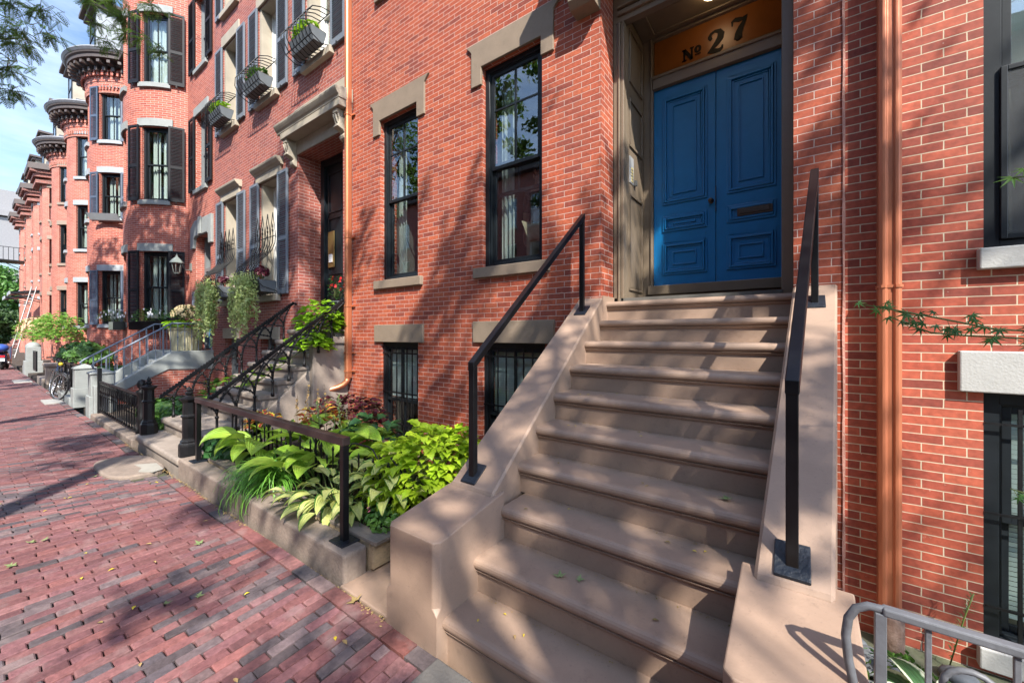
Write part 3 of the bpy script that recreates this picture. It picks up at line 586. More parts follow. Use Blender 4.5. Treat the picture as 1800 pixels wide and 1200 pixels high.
for z in (1.02,1.33,2.12,3.28,5.35,7.4,9.5): g=MB(); g.prism(pipeprof(-6.223,-6.117,-.122,-.002,3),z,z+.028,'z'); g.box(-6.118,-6.05,-.03,-.004,z+.002,z+.026); g.build('clamp',COP,dp)
# ================================================================= HOUSE 25 (black door, slate shutters)
a0,a1=-12.5,-6.135
h25=thing('brick_house','faded brick row house with slate blue shutters and a stone hooded black door','house',(a0,0,0))
A1=(-11.82,-10.92,2.49,5.0); Bb1=(-9.736,-8.82,2.49,5.0); D5=(-8.024,-6.433,1.95,5.2)
F2=[(-11.885,-10.94,6.79,8.95),(-9.82,-8.85,6.79,8.95),(-7.71,-6.76,6.79,8.95)]; F3=[(-11.885,-10.94,9.78,11.8),(-9.82,-8.85,9.78,11.8),(-7.71,-6.76,9.78,11.8)]
BS=[(-11.8,-10.95,.25,1.55),(-9.72,-8.85,.25,1.55)]
g=MB(); wallsheet(g,a0,a1,-.5,13,[A1,Bb1,D5]+F2+F3+BS,flat(),th=.62); g.build('wall',BR1,h25)
interior(h25,a0,a1,-.5,13,(-.3,1.95,6.2,9.3)); roofslab(h25,a0,a1,13)
def cornice_lintel(win,M,w):
    g=MB(M); g.box(-w/2-.13,w/2+.13,-.05,.02,0,.17); g.prism([(.02,.17),(-.06,.17),(-.075,.20),(-.11,.22),(-.15,.27),(-.16,.31),(.02,.34)],-w/2-.19,w/2+.19,'x'); return g.build('lintel',LIME,win,bevel=.005)
for (a,b,c,d),kind in [(A1,1),(Bb1,1)]+[(q,2) for q in F2]+[(q,3) for q in F3]+[(q,0) for q in BS]:
    M=T(((a+b)/2,0,c)); w=b-a; h=d-c
    if kind==0:
        win=window(h25,M,w,h,FRAMEG,curt=None,blind=.9,d=.15); slab(win,'lintel',T(((a+b)/2,0,d)),w+.12,.26,.03,LIME); continue
    win=window(h25,M,w-.16,h-.03,FRAMEW,meet=.5,mu=(1,0),ml=(1,0),curt='full',d=.24,mold=.05)
    g=MB(M); g.box(-w/2+.002,-w/2+.08,.02,.3,.002,h-.002); g.box(w/2-.08,w/2-.002,.02,.3,.002,h-.002); g.box(-w/2+.08,w/2-.08,.02,.3,h-.03,h-.002); g.build('stone_jamb',LIME,win)
    slab(win,'sill',T(((a+b)/2,0,c-.13)),w+.10,.13,.09,LIME)
    if kind==1: cornice_lintel(win,T(((a+b)/2,0,d)),w)
    else: slab(win,'lintel',T(((a+b)/2,0,d)),w+.16,.26,.03,LIME)
    for sx in (0,1):
        m=T((a-.445 if not sx else b,-.02,c-.02 if kind!=1 else c)); 
        shutter(h25,m,.44,h+.03,SHUT,.45)
# door
g=MB(); g.box(-7.95,-7.82,.42,.6,2.02,5.2); g.box(-6.6,-6.45,.42,.6,2.02,5.2); g.box(-7.82,-6.6,.42,.6,5.05,5.19); g.box(-8.02,-6.44,.3,.62,1.96,2.05); g.build('door_frame',DOORB,h25,bevel=.006)
g=MB(); g.box(-7.82,-6.6,.48,.54,2.05,5.05); dd=g.build('door',DOORB,h25)
g=MB()
for x0,x1 in ((-7.74,-7.25),(-7.17,-6.68)):
    for z0,z1 in ((2.2,2.75),(2.85,4.0),(4.1,4.9)): ring(g,x0,x1,z0,z1,.462,.482,.03)
g.build('door_panel',DOORB,dd,bevel=.004)
g=MB(); g.box(-7.72,-7.50,.445,.463,3.0,3.72); bp_=g.build('entry_phone',BRASS,dd,bevel=.004)
g=MB(); g.box(-7.67,-7.55,.432,.447,3.10,3.26); g.build('name_card',PAPER,bp_)
# stone hood with console brackets
g=MB(); g.box(-8.14,-6.30,-.02,.56,5.205,5.46); g.prism([(.02,5.58),(-.25,5.58),(-.255,5.62),(-.28,5.645),(-.30,5.68),(-.315,5.71),(-.32,5.745),(.02,5.82)],-8.36,-6.135,'x'); g.box(-8.24,-6.15,-.245,.02,5.46,5.58); g.box(-8.12,-6.33,-.03,.02,5.79,6.1)
hd=g.build('door_hood',LIME,h25,bevel=.008)
for x in (-8.19,-6.40):
    g=MB(); pf=[(.0,5.46),(-.215,5.46),(-.215,5.39),(-.185,5.37)]+[(-.195+.05*sin(t)-.018*t,5.35-.075*t) for t in (0,.5,1,1.5,2,2.5)]+[(-.10,5.13),(-.07,5.09),(-.10,5.05),(-.08,5.0),(-.03,4.97),(0,4.97)]
    g.prism(pf,x,x+.14,'x'); b_o=g.build('bracket',LIME,hd,bevel=.01)
    g=MB()
    for k in (.04,.10): g.tube([(x+k,-.222,5.36),(x+k,-.185,5.26),(x+k,-.155,5.18),(x+k,-.11,5.13)],.014,6)
    g.build('reeding',LIME,b_o)

# window baskets of house 25 (upper floor) and ogee grilles (parlour floor)
def boxplant(name,label,cat,x0,x1,y0,y1,z,mat,n,size,rise,group=None,loc=None):
    pass
bk=0
for i,(a,b,c,d) in enumerate(F2):
    nm=['left','middle','right'][i]; cx=(a+b)/2; w=b-a-.02
    t=thing('window_basket','round barred black iron basket under the %s upper window with slate shutters'%nm,'window basket',(cx,0,c-.02),'iron window baskets')
    g=MB(); n=9
    arc=lambda x,s=1:[(x,-.02,c+.02),(x,-.20,c-.04),(x,-.38,c+.04),(x,-.47,c+.20),(x,-.46,c+.38),(x,-.36,c+.52),(x,-.2,c+.60),(x,-.03,c+.62)]
    for k in range(n):
        x=cx-w/2+w*k/(n-1); g.tube(arc(x),.009,5)
    for z,y in ((c+.02,-.03),(c+.62,-.03),(c+.52,-.36),(c+.04,-.38)): g.tube([(cx-w/2,y,z),(cx+w/2,y,z)],.009,5)
    g.build('bars',IRON,t)
    p=thing('planter_box','zinc planter box inside the %s upper window basket'%nm,'planter',(cx,-.2,c),'zinc planters in window baskets')
    g=MB(); g.prism([(-.30,c+.02),(-.12,c+.02),(-.06,c+.25),(-.36,c+.25)],cx-w/2+.08,cx+w/2-.08,'x'); g.build('box',LEAD,p,bevel=.004)
    g=MB(); g.box(cx-w/2+.085,cx+w/2-.085,-.35,-.07,c+.22,c+.262); g.build('soil',SOIL,p)
for i,(a,b,c,d) in enumerate((A1,Bb1)):
    cx=(a+b)/2; w=b-a+.06
    t=thing('window_grille','tall bulging black iron grille with pointed arches on the %s parlour window'%['left','right'][i],'window grille',(cx,0,c),'bulging window grilles')
    g=MB(); n=9
    prof=[(0,.0),(.05,-.05),(.12,-.30),(.26,-.44),(.42,-.46),(.56,-.40),(.72,-.26),(.88,-.13),(1.05,-.07),(1.2,-.06)]
    for k in range(n):
        x=cx-w/2+w*k/(n-1); pts=[(x,-.03+y,c+.02+z) for z,y in prof]
        pr=(k//1); top=1.62 if k not in (0,n-1) else 1.45
        # arches: neighbours lean together in threes
        ctr=cx-w/2+w*(round((k-1)/2)*2+1)/(n-1) if k%2==0 else x
        if k%2==0 and 0<k<n-1:
            for sgn in (-1,1):
                xc=x+sgn*w/(n-1); g.tube(pts[-1:]+[(x+sgn*(.3*w/(n-1)),-.09,c+1.42),(xc-sgn*.25*w/(n-1),-.09,c+1.6),(xc,-.09,c+1.72)],.008,5)
        elif k%2==0:
            sgn=1 if k==0 else -1; xc=x+sgn*w/(n-1); g.tube(pts[-1:]+[(x+sgn*(.3*w/(n-1)),-.09,c+1.42),(xc-sgn*.25*w/(n-1),-.09,c+1.6),(xc,-.09,c+1.72)],.008,5)
        else:
            g.tube(pts[-1:]+[(x,-.09,c+1.36)],.008,5); g.lathe([(.008,1.3),(.02,1.34),(.006,1.38),(.016,1.42),(.001,1.5)],(x,-.09,c),6)
        g.tube(pts,.009,5)
    for z,y in ((1.2,-.09),(.02,-.05),(.42,-.49)): g.tube([(cx-w/2,y,c+.02+z),(cx+w/2,y,c+.02+z)],.009,5)
    g.build('bars',IRON,t)
    p=thing('planter_box','grey tub on the sill behind the %s bulging grille'%['left','right'][i],'planter',(cx,-.2,c),'zinc tubs behind the grilles')
    g=MB(); g.prism([(-.34,c+.04),(-.06,c+.04),(-.04,c+.28),(-.38,c+.28)],cx-w/2+.12,cx+w/2-.06,'x'); g.build('box',LEAD,p,bevel=.006)
    g=MB(); g.box(cx-w/2+.14,cx+w/2-.08,-.365,-.055,c+.25,c+.29); g.build('soil',SOIL,p)

# ================================================================= STOOP of 25
s25=thing('front_steps','worn brownstone steps with returned nosings below the black door','steps',(-7.2,-1.2,0))
ZS=[.18,.37,.57,.765,.96,1.16,1.36,1.555,1.75,1.95]; YS=[-2.40,-2.09,-1.60,-1.36,-1.12,-.89,-.65,-.42,-.20,.06]
for k,(z,y) in enumerate(zip(ZS,YS)):
    xl,xr=(-7.98,-5.93) if k==0 else ((-8.02,-6.12) if k==1 else (-8.08,-6.38))
    yb=(YS[k+1] if k<9 else .42)+.05
    r=.038
    g=MB(); g.box(xl+.03,xr-.03,y+.04,yb-.002,z-.30,z-.09)
    g.build('riser',STONE3,s25)
    g=MB(); g.box(xl,xr,y,yb,z-.088,z); g.build('step',STONE3,s25,bevel=.034,segs=4)
g=MB()
for k in range(2,9): g.box(-8.03,-6.41,YS[k]+.05,.0 if k>5 else -.002,ZS[k-1]-.30 if k>2 else -.3,ZS[k]-.31)
g.box(-8.03,-6.41,-1.5,-.003,-.4,.45); g.build('side_wall',STONE3,s25)
g=MB(); g.box(-6.40,-6.26,-.62,-.004,-.3,1.50); g.prism([(-.62,-.3),(-.62,1.1),(-1.3,.5),(-1.3,-.3)],-6.40,-6.33,'x'); g.box(-6.42,-6.22,-.30,-.003,1.50,1.62); g.build('stucco_wall',STONE3,s25,bevel=.02)
def newel(par,x,y,z,h=.72,n=8):
    g=MB(); k=h/.72
    g.lathe([(.105,0),(.105,.13),(.10,.15),(.095,.16),(.085,.17),(.09,.185),(.075,.20),(.068,.22),(.068,.46),(.082,.475),(.082,.49),(.07,.50),(.066,.51),(.062,.65),(.075,.665),(.10,.69),(.10,.705),(.04,.72),(.025,.735),(.04,.755),(.04,.77),(.02,.785),(.03,.80),(.02,.82),(.008,.835),(.001,.85)],(x,y,z),n,smooth=False)
    return g.build('newel_post',IRON,par)
for side,(x0,x1,yb,zb,yt,zt) in enumerate(((-7.86,-7.86,-2.13,.69,-.16,2.25),(-6.04,-6.22,-2.10,.79,-.10,2.235))):
    t=thing('stair_railing','ornate black cast iron stair railing with gothic arches, %s'%['on the left of the worn steps','nearest the copper elbow pipe'][side],'railing',((x0+x1)/2,-2.2,.18),'gothic stair railings')
    newel(t,x0+.03 if side==0 else x0+.02,-2.262,.18)
    g=MB(); P0=Vector((x0,yb,zb)); P1=Vector((x1,yt,zt)); g.bar(P0,P1,.045,.03); g.bar(P0+Vector((0,0,.02)),P1+Vector((0,0,.02)),.025,.02)
    d=P1-P0; n=int(d.length/.045)
    for i in range(n): g.ball(P0+d*(i+.5)/n+Vector((0,0,.03)),.019,5,4)
    g.tube([P1,P1+Vector((0,.03,.0)),P1+Vector((0,.05,-.03))],.02,6)
    g.build('handrail',IRON,t)
    g=MB()
    for k in range(1,9):
        for ky in ((.35,) if k>1 else (.25,.7)):
            yy=YS[k]+(YS[k+1]-YS[k])*ky; f=(yy-yb)/(yt-yb)
            if f<.02 or f>.99: continue
            xx=x0+(x1-x0)*f; zr=zb+(zt-zb)*f-.03; zbz=ZS[k]
            g.lathe([(.024,0),(.024,.05),(.016,.06),(.016,.20),(.024,.21),(.024,.225),(.013,.24)],(xx,yy,zbz),7)
            m=zbz+.24
            for sg,reach in ((1,.30),(-1,.30),(1,.12),(-1,.12)):
                ze=min(zr, 99); yy2=yy+sg*reach; zr2=zb+(zt-zb)*((yy2-yb)/(yt-yb))-.03
                pts=[]
                for q in range(6):
                    s_=q/5; yv=yy+sg*reach*(s_**1.8); zv=m+(zr2-m)*(s_**.8); pts.append((xx+.0,yv,zv))
                if yb-.05<yy2<yt+.06:
                    g.tube(pts,.011,5)
                    for q in (1,2,3,4): g.ball(pts[q],.021,5,3)
    g.build('balusters',IRON,t)
# ================================================================= bay-fronted houses
def bayhouse(label,x1,wd,cx,mat,lint,floors,shmat=None,kind='round',far=0,top=13.25,fr=FRAME,doorz=None,flatw=None,group=None,sill=None):
    """floors: list of (sill z, head z); x1 right edge of the house"""
    x0=x1-wd; h=thing('brick_house',label,'house',(x0,0,0),group)
    R0=1.66; cy=.55
    if kind=='round':
        A=math.acos(cy/R0)
        fm=lambda u,v,d:(cx+(R0-d)*sin(u/R0),cy-(R0-d)*cos(u/R0),v); U0,U1=-A*R0,A*R0; wc=[43,-5,-50]
        hw=.36
        ops=[(R(p)*R0-hw,R(p)*R0+hw,z0,z1) for p in wc for z0,z1 in floors]; xe0,xe1=cx-R0*sin(A),cx+R0*sin(A); stp=.13
    else:
        pts=[(cx-1.6,0),(cx-.85,-1.05),(cx+.85,-1.05),(cx+1.6,0)]; L=[0]
        for p,q in zip(pts,pts[1:]): L.append(L[-1]+math.dist(p,q))
        def fm(u,v,d):
            for i in range(3):
                if u<=L[i+1]+1e-6 or i==2:
                    t=(u-L[i])/(L[i+1]-L[i]); dx,dy=(pts[i+1][0]-pts[i][0])/(L[i+1]-L[i]),(pts[i+1][1]-pts[i][1])/(L[i+1]-L[i])
                    return (pts[i][0]+(pts[i+1][0]-pts[i][0])*t-dy*d,pts[i][1]+(pts[i+1][1]-pts[i][1])*t+dx*d,v)
        U0,U1=0,L[3]; hw=.33; cs=[(L[2]+L[3])/2,(L[1]+L[2])/2,(L[0]+L[1])/2]; wc=cs
        ops=[(c-hw,c+hw,z0,z1) for c in cs for z0,z1 in floors]; xe0,xe1=cx-1.6,cx+1.6; stp=.6
    g=MB(); wallsheet(g,U0,U1,-.3,top,ops,fm,th=.22,step=stp)
    if kind=='angled':
        pass
    g.build('bay_wall',mat,h)
    fw=flatw if flatw is not None else [(x1-1.85,x1-.95,z0,z1) for z0,z1 in floors[:]]
    dro=[]
    if doorz: dro=[(x1-1.45,x1-.30,doorz[0],doorz[1])]
    g=MB(); wallsheet(g,xe1,x1-.006,-.3,top,fw+dro,flat(.003)); 
    if xe0>x0+.01: wallsheet(g,x0+.0,xe0,-.3,top,[],flat(.003))
    g.build('wall',mat,h)
    interior(h,x0,x1,-.3,top,[f[0]-.6 for f in floors],depth=2.5)
    for p in wc:
        for (z0,z1) in floors:
            if kind=='round': a=R(p); Mx=T((cx+R0*sin(a),cy-R0*cos(a),z0))@Matrix.Rotation(a,4,'Z')
            else:
                q0=fm(p-.01,0,0);q1=fm(p+.01,0,0); a=math.atan2(q1[1]-q0[1],q1[0]-q0[0]); c_=fm(p,0,0); Mx=T((c_[0],c_[1],z0))@Matrix.Rotation(a,4,'Z')
            if p!=wc[0] and far>1: 
                win=None
            win=window(h,Mx,2*hw-.03,z1-z0,fr,mu=(1,0),ml=(1,0),curt='both' if random.random()<.6 else 'full',d=.10,glass=GLASS)
            # curved lintel and sill
            for nm,zz,hh,pp,ex in (('lintel',z1-.0,.22,.04,.10),('sill',z0-.13,.13,.07,.05)):
                g=MB()
                if kind=='round':
                    n=8; prf=[]
                    aa=(hw+ex)/R0; vs=[];fs=[]
                    for i in range(n+1):
                        t=a-aa+2*aa*i/n
                        for rr,z in ((R0+pp,zz),(R0+pp,zz+hh),(R0-.02,zz+hh),(R0-.02,zz)): vs.append((cx+rr*sin(t),cy-rr*cos(t),z))
                    for i in range(n):
                        for k in range(4): fs.append((4*i+k,4*i+(k+1)%4,4*i+4+(k+1)%4,4*i+4+k))
                    fs+=[(0,1,2,3),(4*n+3,4*n+2,4*n+1,4*n)]; g.add(vs,fs)
                else:
                    g=MB(Mx); g.box(-hw-ex,hw+ex,-pp,.02,zz-z0,zz-z0+hh)
                g.build(nm,lint,win,bevel=.006)
            if shmat and kind=='round' and p==wc[0]:
                for sg in (-1,1):
                    aw=.37; ac=a+sg*((hw+.0)/R0+ (aw/2+.01)/R0); MM=T((cx+(R0+.05)*sin(ac),cy-(R0+.05)*cos(ac),z0-.02))@Matrix.Rotation(ac,4,'Z')@T((-aw/2,0,0))
                    shutter(h,MM,aw,z1-z0+.03,shmat,.46)
    for a,b,c,d in fw:
        win=window(h,T(((a+b)/2,.003,c)),b-a,d-c,FRAMEG if far==0 else fr,mu=(1,0),ml=(1,0),curt='side',d=.12)
        slab(win,'lintel',T(((a+b)/2,.003,d)),b-a+.2,.24,.04,lint); slab(win,'sill',T(((a+b)/2,.003,c-.12)),b-a+.1,.12,.07,lint)
        if shmat:
            shutter(h,T((a-.43,-.03,c)),.42,d-c,shmat,.46); shutter(h,T((b,-.03,c)),.42,d-c,shmat,.46)
    # cornice: corbelled brick bands, brackets, eave, gutter
    if kind=='round':
        def arcpr(prof,n=28,ext=0):
            g=MB(); vs=[];fs=[];k=len(prof)
            for i in range(n+1):
                t=-1.35+2.7*i/n
                for rr,z in prof: vs.append((cx+rr*sin(t),cy-rr*cos(t),z))
            for i in range(n):
                for j in range(k): fs.append((k*i+j,k*i+(j+1)%k,k*(i+1)+(j+1)%k,k*(i+1)+j))
            fs+=[tuple(range(k)),tuple(range((n+1)*k-1,n*k-1,-1))]; g.add(vs,fs); return g
        g=arcpr([(1.5,top-1.05),(1.70,top-1.05),(1.70,top-.98),(1.66,top-.96),(1.66,top-.82),(1.71,top-.80),(1.71,top-.66),(1.73,top-.64),(1.73,top-.46),(1.74,top-.2),(1.5,top-.2)])
        for zz,rr,m in ((top-.94,1.69,40),(top-.44,1.80,30)):
            for i in range(m):
                t=-1.3+2.6*i/(m-1); c_=Vector((cx+rr*sin(t),cy-rr*cos(t),zz+.07)); g.obox(c_,Vector((cos(t),sin(t),0)),Vector((-sin(t),cos(t),0)),Vector((0,0,1)),.028 if zz<top-.6 else .04,.03,.06 if zz<top-.6 else .1)
        g.build('corbel_band',mat,h)
        g=arcpr([(1.5,top-.12),(1.8,top-.12),(1.84,top-.06),(2.18,top-.02),(2.19,top+.08),(2.24,top+.12),(2.27,top+.2),(2.2,top+.23),(1.4,top+.42)]); e=g.build('eave',CORN,h)
        g=MB()
        for i in range(17):
            t=-1.2+2.4*i/16; ax=Vector((cos(t),sin(t),0)); ay=Vector((-sin(t),cos(t),0))
            g.obox(Vector((cx+1.98*sin(t),cy-1.98*cos(t),top-.14)),ax,ay,Vector((0,0,1)),.05,.19,.05); g.obox(Vector((cx+1.86*sin(t),cy-1.86*cos(t),top-.26)),ax,ay,Vector((0,0,1)),.05,.07,.09)
        g.build('eave_bracket',CORN,h)
        g=arcpr([(2.18,top+.21),(2.27,top+.18),(2.33,top+.26),(2.29,top+.32),(2.1,top+.32)]); g.build('gutter',GUT,h)
        g=MB(); g.box(xe1-.3,x1,-.55,.02,top-.04,top+.31); g.build('cornice',CORN,h,bevel=.02); g=MB(); g.box(x0,xe0+.3,-.55,.02,top-.04,top+.31); g.build('cornice',CORN,h,bevel=.02)
    else:
        e=.62
        po=[(cx-1.6-e*.7,0),(cx-.85-e*.55,-1.05-e),(cx+.85+e*.55,-1.05-e),(cx+1.6+e*.7,0)]
        g=MB(); g.prism([(p[0],p[1]) for p in po]+[(po[3][0],.3),(po[0][0],.3)],top-.05,top+.32,'z'); g.build('eave',CORN,h,bevel=.02)
        g=MB(); sc_=lambda k:[(cx+(p[0]-cx)*k,p[1]*k) for p in po]
        g.prism(sc_(.86)+[(po[3][0],.2),(po[0][0],.2)],top-.45,top-.25,'z'); g.prism(sc_(.80)+[(po[3][0]-.2,.2),(po[0][0]+.2,.2)],top-.8,top-.6,'z')
        for i in range(14): 
            f=i/13; x=po[2][0]+(po[3][0]-po[2][0])*f*.9; y=po[2][1]+(po[3][1]-po[2][1])*f*.9; g.box(cx+(x-cx)*.9-.05,cx+(x-cx)*.9+.05,y*.9-.05,y*.9+.25,top-.24,top-.05)
            x=po[1][0]+(po[2][0]-po[1][0])*f; g.box(x-.05,x+.05,po[1][1]+.08,po[1][1]+.5,top-.2,top-.05)
        g.build('corbel_band',BRD,h)
        g=MB(); g.box(x0,x1,-.45,.02,top-.05,top+.32); g.build('cornice',CORN,h)
    # mansard roof with a dormer
    g=MB(); g.prism([(-.1,top+.3),(.9,top+3.0),(6,top+3.1),(6,top+.3)],x0,x1,'x'); g.prism([(cx-1.5,.3),(cx-1.1,-.9),(cx+1.1,-.9),(cx+1.5,.3)],top+.3,top+.62,'z'); g.build('mansard_roof',SLATE,h)
    g=MB(); dx=cx; g.box(dx-.72,dx+.72,-.95,1.5,top+.4,top+2.2); dm=g.build('dormer',GREYL if far<2 else LIME,h)
    g=MB(); g.box(dx-.84,dx+.84,-1.12,1.6,top+2.2,top+2.36); g.box(dx-.95,dx+.95,-1.24,1.7,top+2.36,top+2.5); g.build('dormer_roof',CORN,dm,bevel=.02)
    g=MB(T((dx,-.96,top+.6))); ring(g,-.5,.5,0,1.5,-.03,.02,.06); g.box(-.45,.45,-.03,.01,.72,.78); g.build('dormer_frame',FRAME,dm)
    g=MB(T((dx,-.96,top+.6))); g.box(-.45,.45,-.012,-.004,.05,1.45); g.build('pane',GLASSR,dm)
    return h
h23=bayhouse('brick house with round bay, black louvred shutters and a grey stoop','x' and -12.506,6.0,-16.2,BR2,GREYST,[(2.0,4.05),(5.52,7.66),(8.9,10.95)],SHUTB,flatw=[(-13.95,-13.03,5.75,7.85),(-13.95,-13.03,9.15,11.2)],doorz=(1.22,4.45))
h21=bayhouse('second round bayed brick house, navy shutters on its bay and grey blue lintels',-18.506,5.6,-22.2,BR2,GREYL,[(2.03,4.05),(6.05,7.75),(8.97,10.97)],SHUTN,far=1,top=11.8)
h19=bayhouse('third round bayed brick house, no shutters, iron bars on its lowest bay window',-24.106,5.6,-27.8,BR3,GREYL,[(2.05,4.05),(5.57,7.6),(8.9,10.85)],None,far=2,top=11.8)
h17=bayhouse('fourth round bayed brick house with brown window surrounds',-29.706,5.6,-33.4,BR3,BRNL,[(2.05,4.05),(5.5,7.6),(8.8,10.8)],None,far=2,top=11.8)
ang=['first','second','third','fourth']
for i in range(4):
    bayhouse('far brick house with angular bay and deep dark eaves, %s past the round bays'%ang[i],-35.306-5.6*i,5.6,-39.0-5.6*i,BR3,GREYL if i%2 else BRNL,[(2.0,4.1),(5.5,7.6),(8.8,10.8)],None,kind='angled',far=2,top=11.8,group='far brick houses with angular bays')
# door of 23: hood, recessed blue door
g=MB(); x0,x1=-12.506-1.45,-12.506-.30
g.prism([(x0-.28,4.1),(x0-.01,4.1),(x0+.01,4.36),(x0+.12,4.42),(x1-.12,4.42),(x1-.01,4.36),(x1+.01,4.1),(x1+.22,4.1),(x1+.22,4.86),(x0+.05,4.86),(x0-.28,4.68)],-.06,.015,'y'); g.box((x0+x1)/2-.10,(x0+x1)/2+.10,-.10,-.06,4.42,4.9); g.build('door_hood',GREYST,h23,bevel=.012)
g=MB(); g.box(x0+.0,x0+.1,.2,.34,1.25,4.44); g.box(x1-.1,x1,.2,.34,1.25,4.44); g.box(x0+.1,x1-.1,.2,.34,3.45,3.55); g.build('door_frame',FRAMEG,h23)
g=MB(); g.box(x0+.1,x1-.1,.28,.32,1.25,3.45); d_=g.build('door',BLUE2,h23)
g=MB(); 
for za,zb_ in ((1.4,2.1),(2.2,3.3)): ring(g,x0+.2,(x0+x1)/2-.04,za,zb_,.265,.282,.03); ring(g,(x0+x1)/2+.04,x1-.2,za,zb_,.265,.282,.03)
g.build('door_panel',BLUE2,d_)
g=MB(); g.box(x0+.1,x1-.1,.3,.306,3.55,4.44); g.build('transom_window',GLASSR,h23)
g=MB(); g.box(-14.23,-14.06,-.02,.003,2.42,2.88); i2=g.build('intercom',STEELP,h23,bevel=.005)
g=MB(); g.box(-14.19,-14.1,-.026,-.02,2.5,2.63); g.build('name_card',PAPER,i2); g=MB(); g.ball((-14.145,-.02,2.78),.02,8,6); g.build('button',FRAME,i2)
# lantern
lt=thing('wall_lantern','dark metal wall lantern with a cone cap beside the round bay window','lantern',(-14.35,0,3.6))
g=MB(); q=(-14.35,-.33,3.42); g.lathe([(.055,-.02),(.075,0),(.115,.26),(.125,.27)],q,6,False); g.build('lamp_glass',glassmat('frosted_glass',(.75,.72,.7),.1),lt)
g=MB(); g.lathe([(.17,.26),(.165,.285),(.10,.37),(.05,.42),(.03,.44),(.03,.47),(.012,.49),(.001,.55)],q,6,False); g.lathe([(.06,-.04),(.07,-.01)],q,6,False)
for k in range(6): a=2*pi*(k+.5)/6; g.bar((q[0]+.075*cos(a),q[1]+.075*sin(a),3.42),(q[0]+.118*cos(a),q[1]+.118*sin(a),3.68),.012)
g.tube([(-14.35,.0,3.55),(-14.35,-.12,3.5),(-14.35,-.2,3.6),(-14.35,-.2,3.72)],.012,6); g.box(-14.4,-14.3,-.03,.003,3.5,3.72); g.build('lamp_housing',surf('verdigris_metal',(.13,.15,.14),.5,bump=.2),lt)
# far door details: awnings, ladder, fire balcony
for i,(x,lab) in enumerate(((-41.5,'shallow black door canopy with a pale edge, nearer of the two'),(-47,'shallow black door canopy above the ladder foot, farther of the two'))):
    t=thing('door_canopy',lab,'canopy',(x,0,4.2),'black door canopies'); g=MB(); g.prism([(0,4.75),(-2.2,4.35),(-2.2,4.22),(0,4.6)],x-1.4,x+1.0,'x'); g.build('canopy_roof',FRAME,t)
    g=MB(); g.box(x-1.42,x+1.02,-2.25,-2.2,4.18,4.40); g.build('canopy_edge',GREYL,t)
    g=MB()
    for xx in (x-1.3,x+.9): g.tube([(xx,-2.1,4.25),(xx,-.9,3.9),(xx,-.02,3.2)],.03,5)
    g.build('bracket',IRON,t)
t=thing('ladder','long aluminium extension ladder leaning on a far brick house','ladder',(-38,-2,0)); 
g=MB(); p0=Vector((-36.6,-2.3,.3)); p1=Vector((-38.6,-1.35,4.6)); sx=Vector((.38,.18,0))
for s_ in (-.5,.5): g.bar(p0+sx*s_,p1+sx*s_,.035,.06)
g.build('rail',surf('aluminium',(.17,.17,.17),.5,.3,bump=0),t); g=MB()
for i in range(14): q=p0+(p1-p0)*(i+.5)/14; g.tube([q-sx*.5,q+sx*.5],.018,5)
g.build('rung',surf('aluminium_rung',(.3,.3,.3),.5,.3,bump=0),t)
t=thing('balcony','small black iron balcony high on a far brick bay','balcony',(-52,-1.6,7.6)); g=MB(); g.box(-53,-51,-2.4,-1.0,7.5,7.6); g.build('platform',IRON,t); g=MB()
for i in range(12): g.bar((-53+2*i/11,-2.38,7.6),(-53+2*i/11,-2.38,8.6),.03)
for i in range(6): g.bar((-51.0,-2.38+1.3*i/5,7.6),(-51.0,-2.38+1.3*i/5,8.6),.03)
g.bar((-53,-2.38,8.6),(-51,-2.38,8.6),.04); g.bar((-51,-2.38,8.6),(-51,-1,8.6),.04); g.bar((-51.1,-2.3,7.5),(-51.1,-1.1,6.8),.05); g.build('railing',IRON,t)
# ================================================================= STOOP of 23 (grey)
s23=thing('front_steps','grey painted stone stoop with sloping side walls and gabled end piers','steps',(-13.3,-1.2,0))
for xa,xb in ((-12.78,-12.53),(-14.35,-14.1)):
    g=MB(); g.prism([(-.004,.74),(-.004,1.23),(-.86,1.23),(-2.0,.42),(-2.0,-.1),(-1.95,.24),(-.94,.79)] if xa>-13 else [(-.004,-.1),(-.004,1.23),(-.86,1.23),(-2.0,.42),(-2.0,-.1)],xa,xb); g.build('side_wall',GREYST,s23,bevel=.014)
g=MB(); g.prism([(-.006,-.2),(-.006,.76),(-.93,.81),(-1.95,.24),(-1.95,-.2)],-12.76,-12.56); g.build('brick_base',BR2,s23)
g=MB(); g.box(-14.1,-12.78,-.86,.2,-.1,1.2)
for i in range(6): g.box(-14.1,-12.78,-.86-.2*(i+1),-.86-.2*i-.002,-.1,1.2-.2*(i+1))
g.build('treads',GREYST,s23,bevel=.008)
for x,w in ((-11.72,.34),(-13.72,.34)):
    g=MB(); y0,y1=-2.38,-2.04
    g.box(x-w/2-.03,x+w/2+.03,y0-.03,y1+.03,-.05,.40); g.box(x-w/2,x+w/2,y0,y1,.40,.84)
    g.add([(x-w/2-.02,y0-.02,.84),(x+w/2+.02,y0-.02,.84),(x+w/2+.02,y1+.02,.84),(x-w/2-.02,y1+.02,.84),(x-w/2-.02,y0-.02,.87),(x+w/2+.02,y0-.02,.87),(x+w/2+.02,y1+.02,.87),(x-w/2-.02,y1+.02,.87),(x,(y0+y1)/2,.96)],[(0,1,5,4),(1,2,6,5),(2,3,7,6),(3,0,4,7),(4,5,8),(5,6,8),(6,7,8),(7,4,8),(3,2,1,0)])
    g.build('end_pier',GREYST,s23,bevel=.008)
g=MB(); g.box(-11.58,-11.36,-2.36,-2.1,-.05,.62); g.build('end_pier',GREYST,s23,bevel=.01)
